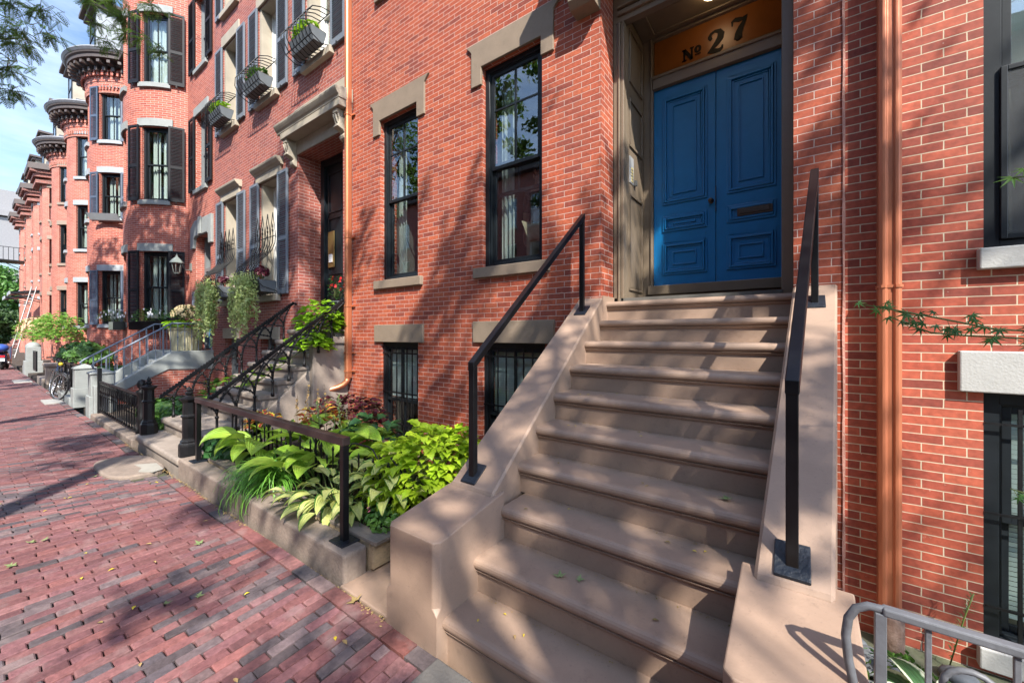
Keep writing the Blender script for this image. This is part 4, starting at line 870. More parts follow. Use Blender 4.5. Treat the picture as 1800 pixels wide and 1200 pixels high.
def scrollrail(x,lab,railm,ball):
    t=thing('stair_railing',lab,'railing',(x,-2,0),'slate blue stoop railings')
    g=MB(); g.tube([(x,-2.12,.86),(x,-2.2,.90),(x,-2.22,.97),(x,-2.16,1.03),(x,-2.0,1.14),(x,-.84,1.93),(x,-.02,1.93)],.022,7); g.build('handrail',railm,t)
    g=MB(); n=15
    for i in range(n):
        y=-2.0+1.98*i/(n-1); zt=1.14+(y+2.0)*.681 if y<-.84 else 1.93; zb=.42+(y+2.0)*.71 if y<-.86 else 1.24
        zb=max(zb,.45)
        th=.028 if i%7==0 else .014; g.bar((x,y,zb),(x,y,zt),th)
        if i%2: g.lathe([(.008,-.03),(.022,0),(.008,.03)],(x,y,(zb+zt)/2),6)
        if i%4==2:
            zz=(zb+zt)/2+.1; g.tube([(x,y-.07,zz-.05),(x,y-.09,zz),(x,y-.03,zz+.05),(x,y,zz),(x,y+.03,zz+.05),(x,y+.09,zz),(x,y+.07,zz-.05)],.007,5)
    g.build('balusters',railm,t)
scrollrail(-12.66,'slate blue stoop railing with scrolls on the near grey wall',RAILB,0); scrollrail(-14.2,'slate blue stoop railing with scrolls on the far grey wall',RAILB,0)
# ================================================================= ground, pavement, road
def struct(name,g,mat,bevel=0):
    o=g.build(name,mat,None,bevel=bevel); o['kind']='structure'; return o
g=MB(); g.box(-400,400,-400,400,-.75,-.62); struct('ground',g,SOIL)
g=MB(); g.box(-140,14,-5.9,-2.43,-.62,-.036); struct('pavement_bed',g,surf('joint_sand',(.035,.028,.022),.95,var=.5,scale=20,bump=.8,bscale=60,col2=(.06,.075,.03)))
g=MB(); g.box(-140,14,-6.1,-5.9,-.62,.012); struct('kerb',g,surf('granite_kerb',(.25,.24,.23),.8,var=.2,scale=30,bump=.4))
g=MB(); g.box(-140,14,-13.5,-6.1,-.62,-.14); struct('road',g,surf('asphalt',(.05,.05,.052),.9,var=.3,scale=40,bump=.6,bscale=120))
g=MB(); g.box(-140,14,-17.5,-13.5,-.62,.0); struct('far_pavement',g,surf('far_paving',(.16,.08,.07),.85,var=.2,scale=10))
g=MB(); g.box(-6.1,-2.36,-.95,.0,-.62,-.30); g.box(.30,9,-2.2,.0,-.62,-.52); struct('areaway_floor',g,MOSS)
for a,b in ((-12.53,-8.1),(-18.5,-14.4),(-24.1,-18.6),(-60,-24.2)):
    g=MB(); g.box(a,b,-2.36,-.005,-.62,.06); struct('garden_bed',g,SOIL)
# bricks laid one by one, every brick a bevelled block with its own tone, tilt and height
PAL=[(.19,.072,.066),(.205,.085,.078),(.175,.066,.064),(.22,.10,.092),(.19,.080,.082),(.155,.062,.062),(.22,.080,.068)]
PALG=[(.085,.070,.072),(.105,.088,.09),(.13,.10,.10),(.09,.078,.085),(.16,.11,.105)]
def pslope(X): 
    t=max(0,min(1,(-X-2.6)/4.5)); return -.06+.40*t*t*(3-2*t)
rnd=random.Random(3)
def gnoise(x,y): return .010*sin(x*.9+1)*cos(y*1.3)+.006*sin(x*2.3+y*1.7)+.004*sin(3.1*y-x)
def pbrick(g,X,W,y0,y1,col):
    # X is measured along the kerb, the row leans by pslope away from it
    e=.0035; j=lambda:rnd.uniform(-.0025,.0025); tz=rnd.uniform(-.0035,.0035); tx=rnd.uniform(-.012,.012); ty=rnd.uniform(-.008,.008)
    P=[]; 
    for a,b in ((X+e,y0+e),(X+W-e,y0+e),(X+W-e,y1-e),(X+e,y1-e)):
        P.append((a+pslope(a)*(b+2.42)+j(),b+j()))
    cx=sum(p[0] for p in P)/4; cy=sum(p[1] for p in P)/4; k=.005
    def zz(p): return gnoise(p[0],p[1])+tz+tx*(p[0]-cx)+ty*(p[1]-cy)
    top=[]; mid=[]; bot=[]
    for p in P:
        dx,dy=cx-p[0],cy-p[1]; L=math.hypot(dx,dy); q=(p[0]+dx/L*k*1.3,p[1]+dy/L*k*1.3)
        top.append((q[0],q[1],zz(p))); mid.append((p[0],p[1],zz(p)-k)); bot.append((p[0],p[1],-.06))
    b=[*top,*mid,*bot]; n=4
    fs=[(0,1,2,3)]+[(i,4+i,4+(i+1)%4,(i+1)%4) for i in range(4)]+[(4+i,8+i,8+(i+1)%4,4+(i+1)%4) for i in range(4)]
    g.add(b,[f if f[0]==0 and len(f)==4 and f==(0,1,2,3) else f for f in fs],col=col)
g=MB(); X=1.2; row=0
while X>-62:
    W=.067 if X>-20 else (.1 if X>-34 else .22)
    greyish=.22+.18*sin(X*1.9+.6) if X>-6.6 else .10
    y=-2.55 if True else 0; first=True; off=(.0 if row%2 else .1)+rnd.uniform(-.02,.02)
    y=-2.539; 
    L0=.2
    yy=y; 
    seg=[]; s=y-off if off>.03 else y
    if off>.03: seg.append((y-off,y))
    b=s
    while b>-5.88:
        a=b-(L0+rnd.uniform(-.004,.006)); seg.append((max(a,-5.9),b)); b=a
    for a,b in seg:
        xm=X-W/2+pslope(X)*(a+2.42)
        gp=greyish*(1.2 if a>-4.4 else .8)
        if -7.35<xm<-6.15 and a>-2.92 and b<-2.0: continue
        c=rnd.choice(PALG) if rnd.random()<gp else rnd.choice(PAL)
        if X<-6.6: c=tuple(v*.92 for v in c)
        k=rnd.uniform(.82,1.18); lum=(c[0]+c[1]+c[2])/3; pbrick(g,X-W,W,a,b,tuple((v*.82+lum*.18)*k*m for v,m in zip(c,(.80,.72,.76))))
    X-=W; row+=1
X=-1.25
while X>-60:      # soldier row along the kerbs
    L=.2 if X>-30 else .6
    if not(-7.3<X<-6.0): 
        k=rnd.uniform(.6,1.0); c=rnd.choice(PAL+PALG); 
        e=.004; z=gnoise(X,-2.48)+.001
        g.box(X-L+e,X-e,-2.535,-2.44,-.045,z,col=tuple(v*k for v in c))
    X-=L
m,n_,l_,b_=newmat('paving_brick'); b_.inputs['Roughness'].default_value=.72; b_.inputs['Specular IOR Level'].default_value=.35
at_=n_.new('ShaderNodeVertexColor'); at_.layer_name='Col'; t_=n_.new('ShaderNodeTexCoord'); ns=n_.new('ShaderNodeTexNoise'); ns.inputs['Scale'].default_value=32; ns.inputs['Detail'].default_value=8; ns.inputs['Roughness'].default_value=.7; l_.new(t_.outputs['Object'],ns.inputs['Vector'])
mr=n_.new('ShaderNodeMapRange'); mr.inputs['From Min'].default_value=.3; mr.inputs['From Max'].default_value=.7; mr.inputs['To Min'].default_value=.65; mr.inputs['To Max'].default_value=1.35; l_.new(ns.outputs['Fac'],mr.inputs[0])
sc_=n_.new('ShaderNodeVectorMath'); sc_.operation='SCALE'; l_.new(at_.outputs[0],sc_.inputs[0]); l_.new(mr.outputs[0],sc_.inputs['Scale'])
n2=n_.new('ShaderNodeTexNoise'); n2.inputs['Scale'].default_value=5; n2.inputs['Detail'].default_value=7; l_.new(t_.outputs['Object'],n2.inputs['Vector']); m2=n_.new('ShaderNodeMapRange'); m2.inputs['From Min'].default_value=.55; m2.inputs['From Max'].default_value=.8; m2.inputs['To Max'].default_value=.55; l_.new(n2.outputs['Fac'],m2.inputs[0])
mx=n_.new('ShaderNodeMixRGB'); mx.inputs[2].default_value=(.26,.20,.19,1); l_.new(m2.outputs[0],mx.inputs[0]); l_.new(sc_.outputs[0],mx.inputs[1]); l_.new(mx.outputs[0],b_.inputs['Base Color'])
bp=n_.new('ShaderNodeBump'); bp.inputs['Strength'].default_value=.6; bp.inputs['Distance'].default_value=.004; n3=n_.new('ShaderNodeTexNoise'); n3.inputs['Scale'].default_value=70; n3.inputs['Detail'].default_value=6; l_.new(t_.outputs['Object'],n3.inputs['Vector']); l_.new(n3.outputs['Fac'],bp.inputs['Height']); l_.new(bp.outputs[0],b_.inputs['Normal'])
o=g.build('brick_pavement',m,None,fix=False); o['kind']='structure'
g=MB(); 
pts=[]
for i in range(28): a=2*pi*i/28; pts.append((-6.76+.57*(abs(cos(a))**.6)*(1 if cos(a)>0 else -1)+pslope(-6.7)*(-.13+.28*sin(a)),-2.66+.27*(abs(sin(a))**.7)*(1 if sin(a)>0 else -1)))
g.prism(pts,-.05,.022,'z'); ms_=g.build('sunken_stone',KERB,None,bevel=.02); tag(ms_,'rounded dark flat stone set in the brick pavement before the worn steps','paving stone')
g=MB(); g.prism([(-6.75,-2.62),(-6.6,-2.44),(-6.25,-2.45),(-6.2,-2.56),(-6.35,-2.66),(-6.5,-2.6)],.0222,.026,'z'); g.build('cement_patch',surf('old_cement',(.25,.235,.205),.9,bump=.4),ms_)
for i,(x,y,w,d,lab) in enumerate(((-14.8,-2.62,.9,.3,'pale flat slab in the pavement before the pair of grey piers'),(-22,-2.7,1.2,.4,'far pale slab in the pavement near the parked scooter'))):
    g=MB(); g.box(x-w/2,x+w/2,y-d/2,y+d/2,-.04,.026); tag(g.build('paving_slab',surf('concrete_slab',(.27,.265,.25),.85,var=.1,bump=.3),None,bevel=.008),lab,'paving slab')
# low kerbs and slabs in front of the houses
g=MB(); g.box(-5.9,-2.42,-2.40,-2.225,-.3,.20); tag(g.build('garden_kerb',KERB,None,bevel=.022,segs=3),'brown rendered kerb under the plain square railing, in front of the lime plants','kerb wall')
g=MB(); g.box(-2.44,-1.92,-2.42,-2.03,-.3,.012); tag(g.build('threshold_slab',STONE,None,bevel=.01),'flat brown slab between the kerb end and the smooth end block','stone slab')
g=MB(); g.box(-1.5,-.2,-2.62,-2.44,-.1,.004); tag(g.build('grey_slab',surf('grey_slab_stone',(.11,.10,.09),.85,bump=.4),None,bevel=.01),'dirty grey slab at the foot of the wide steps','stone slab')
g=MB(); g.box(-11.3,-8.02,-2.42,-2.16,-.3,.09); tag(g.build('fence_kerb',KERB,None,bevel=.02,segs=3),'low brown kerb under the closely set cast iron fence','kerb wall')
g=MB(); g.box(-16.2,-13.95,-2.42,-2.1,-.3,.14); tag(g.build('fence_kerb',GREYST,None,bevel=.02),'grey kerb beneath the panelled fence with the bicycles','kerb wall')
g=MB(); g.box(-19.9,-19.3,-2.35,-1.95,-.3,.62); g.box(-20,-19.25,-2.4,-1.9,.62,.72); g.box(-21.6,-19.9,-2.4,-2.1,-.3,.2); tag(g.build('stone_pier',STONE3,None,bevel=.02),'squat worn brown stone pier behind the bicycles','pier')
g=MB(); g.box(-26.4,-25.6,-2.45,-1.95,-.1,.55); g.box(-26.3,-25.7,-2.4,-2.0,.55,1.12); g.ball((-26,-2.2,1.12),.28,14,8,(1,.8,.75)); g.box(-27.6,-26.4,-2.4,-2.1,-.1,.3); tag(g.build('stone_pier',GREYST,None,bevel=.02),'grey pier with a rounded cap between the scooter and the gate panel','pier')
g=MB(); 
ring(g,-24.9,-23.7,.22,1.0,-2.28,-2.24,.05); 
for i in range(9): g.box(-24.85+.13*i,-24.8+.13*i,-2.275,-2.245,.27,.95)
tag(g.build('gate_panel',BLK,None),'black slatted fence panel next to the round capped pier','fence panel')
t=thing('iron_fence','black panelled iron fence that the bicycles lean on','fence',(-15,-2.27,.14)); g=MB(); ring(g,-15.95,-13.95,.22,.88,-2.285,-2.26,.03); g.box(-16.0,-13.9,-2.30,-2.245,.88,.91)
for i in range(26): g.box(-15.9+.075*i,-15.885+.075*i,-2.279,-2.265,.25,.85)
g.build('fence_panel',BLK,t); g=MB()
for x in (-13.92,-15,-16.0): g=MB(); g.box(x-.025,x+.025,-2.305,-2.24,.14,.95); g.build('post',BLK,t)
for x in (-15.45,-14.45):
    g=MB(); g.tube([(x+.12*cos(a)*(1+.3*cos(4*a)),-2.29,.55+.16*sin(a)*(1+.3*cos(4*a))) for a in [2*pi*i/24 for i in range(25)]],.008,5); g.build('scroll',GREYI,t)
# cast iron fence
t=thing('iron_fence','closely set ornate black cast iron fence between grey pier and black newel','fence',(-9.6,-2.3,.09)); g=MB(); g.box(-11.25,-8.1,-2.315,-2.285,.71,.735); g.box(-11.25,-8.1,-2.31,-2.29,.13,.15); g.build('rail',IRON,t)
n=19; g=MB()
for i in range(n):
    x=-11.2+3.05*i/(n-1); g.lathe([(.014,.14),(.014,.18),(.008,.19),(.008,.44),(.016,.455),(.008,.47),(.009,.60),(.015,.66),(.007,.71)],(x,-2.3,0),6)
    if i<n-1:
        xx=x+3.05/(n-1)/2; g.tube([(x,-2.3,.50),(xx-.01,-2.3,.56),(xx,-2.3,.63),(xx,-2.3,.70)],.008,4); g.tube([(x+3.05/(n-1),-2.3,.50),(xx+.01,-2.3,.56),(xx,-2.3,.63)],.008,4)
g.build('balusters',IRON,t); g=MB(); g.lathe([(.07,.09),(.07,.2),(.05,.24),(.05,.36),(.06,.38),(.045,.42),(.045,.72),(.06,.75),(.07,.80),(.03,.83),(.055,.87),(.06,.91),(.04,.96),(.001,.98)],(-8.04,-2.3,0),10); g.build('post',IRON,t); g=MB(); g.box(-11.28,-11.22,-2.33,-2.27,-.05,.98); g.build('post',IRON,t)
# square tube railing of the planter
t=thing('square_railing','plain square black steel railing bolted on the planter kerb','railing',(-4.1,-2.25,.2)); g=MB()
g.box(-5.617,-5.571,-2.313,-2.267,.2,.92); g.build('post',BLK,t,bevel=.003); g=MB(); g.box(-2.623,-2.577,-2.313,-2.267,.2,.92); g.build('post',BLK,t,bevel=.003)
g=MB(); g.box(-5.62,-2.574,-2.319,-2.261,.876,.933); g.build('top_rail',BROWNM,t,bevel=.003); g=MB()
for x in (-5.594,-2.6): g=MB(); g.box(x-.085,x+.085,-2.36,-2.22,.198,.210); g.build('base_plate',TAR,t,bevel=.004)
# thin arched hoop fence in the bed
t=thing('hoop_fence','thin dark garden fence with spear pickets and arched hoops inside the planter','fence',(-4,-1.88,.2)); g=MB(); n=34
for i in range(n):
    x=-5.8+3.35*i/(n-1); big=i%5==0; h=.66 if big else (.48+.10*(i%2)); g.bar((x,-1.88,.10),(x,-1.88,h),.016 if big else .011)
    if not big: g.lathe([(.006,0),(.013,.02),(.001,.06)],(x,-1.88,h),4)
    if big and i+5<n:
        x2=x+3.35*5/(n-1); g.tube([(x,-1.88,.60),(x+.10,-1.88,.70),(x+.16,-1.88,.715),(x2-.16,-1.88,.715),(x2-.10,-1.88,.70),(x2,-1.88,.60)],.007,5)
g.bar((-5.8,-1.88,.36),(-2.45,-1.88,.36),.018,.008); g.build('fence_bars',IRON,t)
g=MB(); g.tube([(-2.62,-1.88,.68),(-2.50,-1.88,.60),(-2.46,-1.88,.54),(-2.46,-1.88,.08)],.008,5); g.build('end_hoop',IRON,t)
# timber planter box
t=thing('timber_planter','weathered timber planter box filled with soil and leafy plants','planter',(-4,-1.5,0)); g=MB()
g.box(-2.42,-2.38,-2.21,-.9,.03,.19); g.box(-5.9,-2.42,-2.21,-2.17,.0,.20); g.box(-5.9,-2.42,-.94,-.9,-.3,.2); g.build('planter_side',WOOD,t,bevel=.004)
g=MB(); g.box(-2.50,-2.345,-2.215,-1.95,.203,.230); g.box(-2.46,-2.35,-1.945,-.9,.203,.230); g.box(-5.9,-2.505,-2.215,-2.10,.203,.228); g.build('planter_cap',WOODG,t,bevel=.004)
g=MB(); g.box(-5.9,-2.42,-2.17,-.94,.0,.17); g.build('soil',SOIL,t)
# grey curved railing on the right
FY=-2.28
t=thing('curved_railing','worn grey iron railing with rounded hoops at the lower right','railing',(.5,FY,0)); g=MB()
def flatbar(g,pts,w,h):
    P=[Vector(p) for p in pts]
    for i,(p,q) in enumerate(zip(P,P[1:])): e=(q-p).normalized()*.004; g.bar(p-e,q+e,h,w,up=(0,1,0)) if False else g.bar(p-e,q+e,w,h,up=(0,1,0))
tp=[(.125+.012*cos(a)*0,FY,.30) for a in (0,)]
curl=[(.175,FY,.05),(.172,FY,.36),(.160,FY,.47),(.140,FY,.58),(.124,FY,.67),(.118,FY,.74),(.124,FY,.795),(.142,FY,.832),(.17,FY,.850),(.21,FY,.852),(.30,FY,.850),(1.6,FY,.850)]
g.tube(curl,.012,8); g2=MB(); g2.box(.20,1.6,FY-.016,FY+.016,.8385,.8625); g2.build('top_rail',GREYI,t,bevel=.005); g.build('curled_end',GREYI,t)
g=MB(); g.box(.183,.209,FY-.014,FY+.014,-.3,.842)
for x in (.295,.455,.62,.79,.96): g.box(x-.0065,x+.0065,FY-.0065,FY+.0065,-.3,.842)
g.build('baluster',GREYI,t,bevel=.002); g=MB()
for x in (.378,.545,.712,.879): 
    r=.055; g.tube([(x-r,FY,-.3),(x-r,FY,.70)]+[(x-r*cos(a),FY,.70+r*sin(a)) for a in [pi*i/8 for i in range(9)]]+[(x+r,FY,-.3)],.0085,7)
    for sx in (-1,1): g.ball((x+sx*(r+.014),FY,.62),.014,7,5,(1.3,1,.8))
g.build('hoop',GREYI,t)
g=MB(); g.box(.2,6,-2.42,-2.15,-.62,-.08); tag(g.build('area_kerb',KERB,None,bevel=.02),'low kerb carrying the worn grey railing on the right','kerb wall')
sr=random.Random(11)
for i in range(30):
    x=.27+sr.random()*.55; y=-1.2+sr.random()*1.0; g=MB(); g.ball((x,y,-.49),.055+sr.random()*.03,10,6,(1.2,.9,.55)); tag(g.build('pebble',surf('grey_pebble_%d'%i,(.10,.11,.12),.6,bump=.1),None),'smooth grey pebble in the sunken bed behind the grey railing','pebble','grey pebbles in the sunken bed')
# ================================================================= foliage builders
def blade(g,p,az,el,L,W,droop,n=6,across=2,prof=None,fold=.2,roll=0,zig=0):
    """leaf blade; u runs -1..1 across, v 0..1 along"""
    p=Vector(p); d0=Vector((cos(az),sin(az),0)); sd=Vector((-sin(az),cos(az),0)); vs=[];uv=[];fs=[]; e=el; q=p.copy(); st=L/n
    prof=prof or (lambda t:sin(pi*min(1,t**.8*1.0))**.8)
    for i in range(n+1):
        t=i/n; w=W/2*max(.02,prof(t)); 
        if zig and 0<i<n: w*=(1+zig*(1 if i%2 else -1))
        f=d0*cos(e)+Vector((0,0,1))*sin(e); up=d0*(-sin(e))+Vector((0,0,1))*cos(e); s2=sd*cos(roll)+up*sin(roll); u2=up*cos(roll)-sd*sin(roll)
        for k in range(-across,across+1):
            a=k/across; vs.append(q+s2*(a*w)+u2*(fold*abs(a)*w)); uv.append((a,t))
        q=q+f*st; e-=droop/n*(1+t)
    m=2*across+1
    for i in range(n):
        for k in range(2*across): fs.append((i*m+k,i*m+k+1,(i+1)*m+k+1,(i+1)*m+k))
    g.add(vs,fs,True,uv)
    return q
OV=lambda t:(sin(pi*t**.62))**.9
LAN=lambda t:sin(pi*t**.75)
def star(g,p,nrm,size,lobes=7,depth=.5,rot=0,cup=.15,spread=2.6):
    """palmate, pointed-lobed leaf"""
    n=Vector(nrm).normalized(); a=Vector((0,0,1)) if abs(n.z)<.9 else Vector((1,0,0)); ax=n.cross(a).normalized(); ay=n.cross(ax)
    vs=[Vector(p)];uv=[(0,0)]; K=2*lobes-1
    for i in range(K):
        th=rot-spread+2*spread*i/(K-1); mid=abs(i-(K-1)/2)/((K-1)/2)
        r=size*(1-.45*mid*mid) if i%2==0 else size*depth*(1-.3*mid)
        vs.append(Vector(p)+ax*r*cos(th)+ay*r*sin(th)-n*cup*r*(1 if i%2==0 else .3)); uv.append((1 if i%2==0 else .6,1))
    g.add(vs,[(0,i,i+1) for i in range(1,K)],False,uv)
def leafdisc(g,p,nrm,s,uvr=True):
    n=Vector(nrm).normalized(); a=Vector((0,0,1)) if abs(n.z)<.9 else Vector((1,0,0)); ax=n.cross(a).normalized(); ay=n.cross(ax); r=random.random()*6.28
    c,s_=cos(r),sin(r); u=(ax*c+ay*s_)*s; v=(ay*c-ax*s_)*s*.62; p=Vector(p)
    g.add([p-u,p-v*.9+n*s*.12,p+u*1.1,p+v*.9+n*s*.12],[(0,1,2),(0,2,3)],False,[(0,0),(1,.5),(0,1),(-1,.5)])
def rv(): 
    while True:
        v=Vector((U(-1,1),U(-1,1),U(-1,1)))
        if .05<v.length<1: return v.normalized()
def plant(name,label,loc,group=None,cat='plant'): return thing(name,label,cat,loc,group)
def hosta(name,label,c,n,L,W,mat,rad=.10,el=(.5,1.2),dr=(.8,1.6),pet=.22,seed=1,azr=(0,6.28),n2=7,flowers=0,W2=None):
    random.seed(seed); t=plant(name,label,c); g=MB(); s=MB(); c=Vector(c)
    for i in range(n):
        az=azr[0]+(azr[1]-azr[0])*((i*.618)%1)+U(-.2,.2); e=U(*el); k=U(.75,1.15); b=c+Vector((cos(az),sin(az),0))*rad*random.random()
        pl=pet*U(.7,1.3); q=b+Vector((cos(az)*cos(e),sin(az)*cos(e),sin(e)))*pl; s.tube([b,(b+q)/2+Vector((0,0,.02)),q],[.006,.005,.004],5)
        blade(g,q,az,e*.55,L*k,W*k,U(*dr),n2,3,OV,fold=U(.15,.4),roll=U(-.35,.35))
    g.build('leaves',mat,t); s.build('stems',STEM,t)
    if flowers:
        s=MB();f=MB()
        for i in range(flowers):
            x=c+Vector((U(-.3,.3),U(-.1,.3),0)); h=U(.45,.75); tip=x+Vector((U(-.1,.1),U(-.05,.05),h)); s.tube([x,(x+tip)/2+Vector((.02,0,0)),tip],[.005,.004,.002],5)
            for k in range(14): q=x+(tip-x)*(.55+.45*k/14)+Vector((U(-.02,.02),U(-.02,.02),0)); f.ball(q,.010,5,4,(1,1,1.5))
        s.build('flower_stalks',STEM,t); f.build('buds',L_IVY,t)
    return t
def mound(name,label,c,rx,ry,rz,n,s,mat,shape='zig',seed=1,core=None,lower=-.2,flower=None,nf=0,fs_=.02,inner=.3,group=None,loc=None):
    random.seed(seed); t=plant(name,label,loc or (c[0],c[1],c[2]-rz*.5),group); g=MB(); c=Vector(c); st_=MB()
    for i in range(n):
        while True:
            v=rv()
            if v.z>lower: break
        k=1-inner*random.random()**2+U(-.05,.05); k*=1+.12*sin(v.x*7+seed)*cos(v.y*6)
        p=c+Vector((v.x*rx*k,v.y*ry*k,v.z*rz*k)); az=math.atan2(v.y,v.x)+U(-.7,.7); z=s*U(.7,1.25)
        if shape=='zig': blade(g,p,az,U(-.1,.5)+v.z*.3,z,z*.72,U(.5,1.2),7,1,OV,fold=.3,roll=U(-.4,.4),zig=.16)
        elif shape=='oval': blade(g,p,az,U(-.1,.6),z,z*.6,U(.4,1),3,1,OV,fold=.3,roll=U(-.5,.5))
        elif shape=='heart': blade(g,p,az,U(-.2,.3),z,z*.95,U(.3,.9),4,2,lambda t:sin(pi*min(1,t**.45)),fold=.12,roll=U(-.5,.5))
        elif shape=='disc': leafdisc(g,p,v+rv()*.5,z)
        elif shape=='star': star(g,p,v+rv()*.4+Vector((0,0,.4)),z,rot=az)
    g.build('leaves',mat,t)
    s=MB()
    for i in range(12): v=rv(); s.tube([(c.x+v.x*.03,c.y+v.y*.03,c.z-rz*.6),(c.x+v.x*rx*.7,c.y+v.y*ry*.7,c.z+abs(v.z)*rz*.6)],[.006,.003],4)
    s.build('stems',STEM,t)
    if flower:
        f=MB()
        for i in range(nf):
            v=rv(); v.z=abs(v.z); p=c+Vector((v.x*rx*1.03,v.y*ry*1.03,v.z*rz*1.03))
            for k in range(5): a=k*2*pi/5; leafdisc(f,p+Vector((cos(a),0,sin(a)))*fs_*.6,(v+rv()*.4),fs_*.7)
        f.build('flowers',flower,t)
    return t
# --- planter bed, left to right
mound('groundcover','low dark green mounded plant against the left post of the square railing',(-5.55,-1.98,.26),.30,.26,.20,420,.055,L_DGREEN,'disc',3)
mound('coleus','red and yellow coleus behind the low dark green mound',(-5.55,-1.62,.52),.20,.16,.15,28,.11,L_RED,'zig',5)
mound('coleus','red and yellow coleus under the middle of the square railing',(-4.75,-1.35,.62),.30,.2,.13,38,.12,L_RED,'zig',6)
hosta('hosta','big lime hosta with broad drooping leaves, left part of the planter',(-5.0,-1.75,.18),22,.38,.28,L_HOSTA,.16,(.4,1.3),(.9,1.6),.30,8,n2=9)
hosta('hosta','tall lime hosta with flower stalks, beneath the dark purple coleus',(-4.25,-1.45,.2),26,.38,.27,L_HOSTA,.2,(.6,1.35),(.8,1.4),.34,9,n2=9,flowers=5)
hosta('hosta','lime hosta close behind the square railing centre',(-3.9,-1.75,.18),24,.32,.21,L_HOSTA,.2,(.6,1.3),(.8,1.4),.26,19)
hosta('hosta','yellow hosta with green edged leaves spilling over the kerb by the right post',(-3.15,-1.98,.22),64,.20,.105,L_VAR,.26,(.2,1.15),(.8,1.6),.20,10)
hosta('hosta','yellow hosta with green edged leaves beside the serrated lime coleus',(-2.80,-1.75,.25),56,.19,.11,L_VAR,.24,(.5,1.35),(.8,1.5),.26,12)
mound('coleus','dark purple coleus with lime leaf edges under the copper elbow',(-4.95,-.85,.48),.62,.42,.34,330,.11,L_BURG,'zig',14,inner=.45)
mound('leafy_plant','blue green broad leaved plant between the dark coleus and the basement window',(-4.15,-1.0,.42),.30,.25,.24,60,.16,L_DGREEN,'oval',15)
mound('coleus','large bright lime coleus with serrated leaves beside the wide steps',(-2.55,-1.50,.40),.52,.47,.43,1050,.105,L_LIME,'zig',16,inner=.35,lower=-.35)
mound('groundcover','fine leaved trailing plant with a single pink flower at the planter corner',(-2.55,-2.0,.24),.24,.14,.10,330,.026,L_MID,'disc',17,lower=0,flower=FL_P,nf=2,fs_=.025)
random.seed(21); t=plant('sedge','arching grassy sedge clump hanging over the kerb onto the pavement',(-4.15,-2.05,.2)); g=MB(); s=MB()
for i in range(420):
    az=U(0,6.28); 
    if random.random()<.5: az=U(-2.9,-.9)
    b=(-4.15+U(-.2,.2),-2.08+U(-.08,.06),.2); L=U(.32,.62)
    blade(g,b,az,U(.4,1.45),L,.019,U(1.6,2.6),7,1,lambda t:1-t*.8,fold=.3)
g.build('leaves',L_SEDGE,t)
for i in range(26): blade(s,(-4.15+U(-.12,.12),-2.02+U(-.06,.06),.2),U(-2.9,-.6),U(.3,1),U(.28,.5),.010,U(1.8,2.8),7,1,lambda t:1-t*.8)
s.build('dry_leaves',L_DRY,t)
random.seed(22); t=plant('dried_perennial','dry brown seed stalks standing behind the middle of the square railing',(-5.3,-1.2,.2)); s=MB(); f=MB()
for i in range(9):
    x=Vector((U(-5.6,-4.5),U(-1.35,-1.1),.2)); tip=x+Vector((U(-.1,.1),0,U(.55,.85))); s.tube([x,(x+tip)/2+Vector((U(-.03,.03),0,0)),tip],[.004,.003,.002],4)
    for k in range(10): leafdisc(f,x+(tip-x)*U(.6,1),rv(),U(.012,.03))
s.build('stems',STEMB,t); f.build('seed_heads',L_DRY,t)
# --- sweet potato vine and begonia on the stoop of 25
mound('potato_vine','bright lime vine heaped over the top of the worn steps below the black door',(-6.55,-.34,1.84),.38,.28,.40,330,.13,L_VINE,'heart',23,lower=-.6,inner=.5)
mound('potato_vine','bright lime vine hanging low at the wall end of the stoop beside the copper pipe',(-6.40,-.60,1.50),.38,.26,.17,170,.13,L_VINE,'heart',24,lower=-.5,inner=.6)
random.seed(25); t=plant('potato_vine','bright lime vine trailing down along the open side of the worn steps',(-6.4,-1.2,1)); g=MB(); s=MB()
P_=[(-6.36,-.6,1.5),(-6.33,-.8,1.38),(-6.34,-1.0,1.22),(-6.3,-1.2,1.12),(-6.3,-1.38,.98),(-6.28,-1.55,.92)]
s.tube(P_,.006,5); s.tube([P_[3],(-6.6,-1.35,1.05),(-6.9,-1.5,.95)],.005,5)
for p in P_+[(-6.6,-1.35,1.05),(-6.9,-1.5,.95)]:
    for k in range(11): blade(g,Vector(p)+Vector((U(-.08,.08),U(-.08,.08),U(0,.08))),U(0,6.28),U(-.1,.5),U(.08,.12),U(.08,.11),.6,4,2,lambda t:sin(pi*min(1,t**.45)),fold=.1,roll=U(-.4,.4))
g.build('leaves',L_VINE,t); s.build('stems',STEM,t)
mound('begonia','dark leaved begonia with red flowers in a pot by the black door',(-6.50,-.06,2.42),.16,.12,.26,160,.06,L_DGREEN,'oval',26,lower=-.8,flower=FL_R,nf=9,fs_=.03)
t=thing('plant_pot','dark pot standing at the top of the worn steps under the begonia','pot',(-6.5,-.06,1.95)); g=MB(); g.lathe([(.09,1.95),(.12,2.2),(.13,2.2),(.13,2.23),(.10,2.22)],(-6.5,-.06,0),14); g.build('pot_body',LEAD,t)
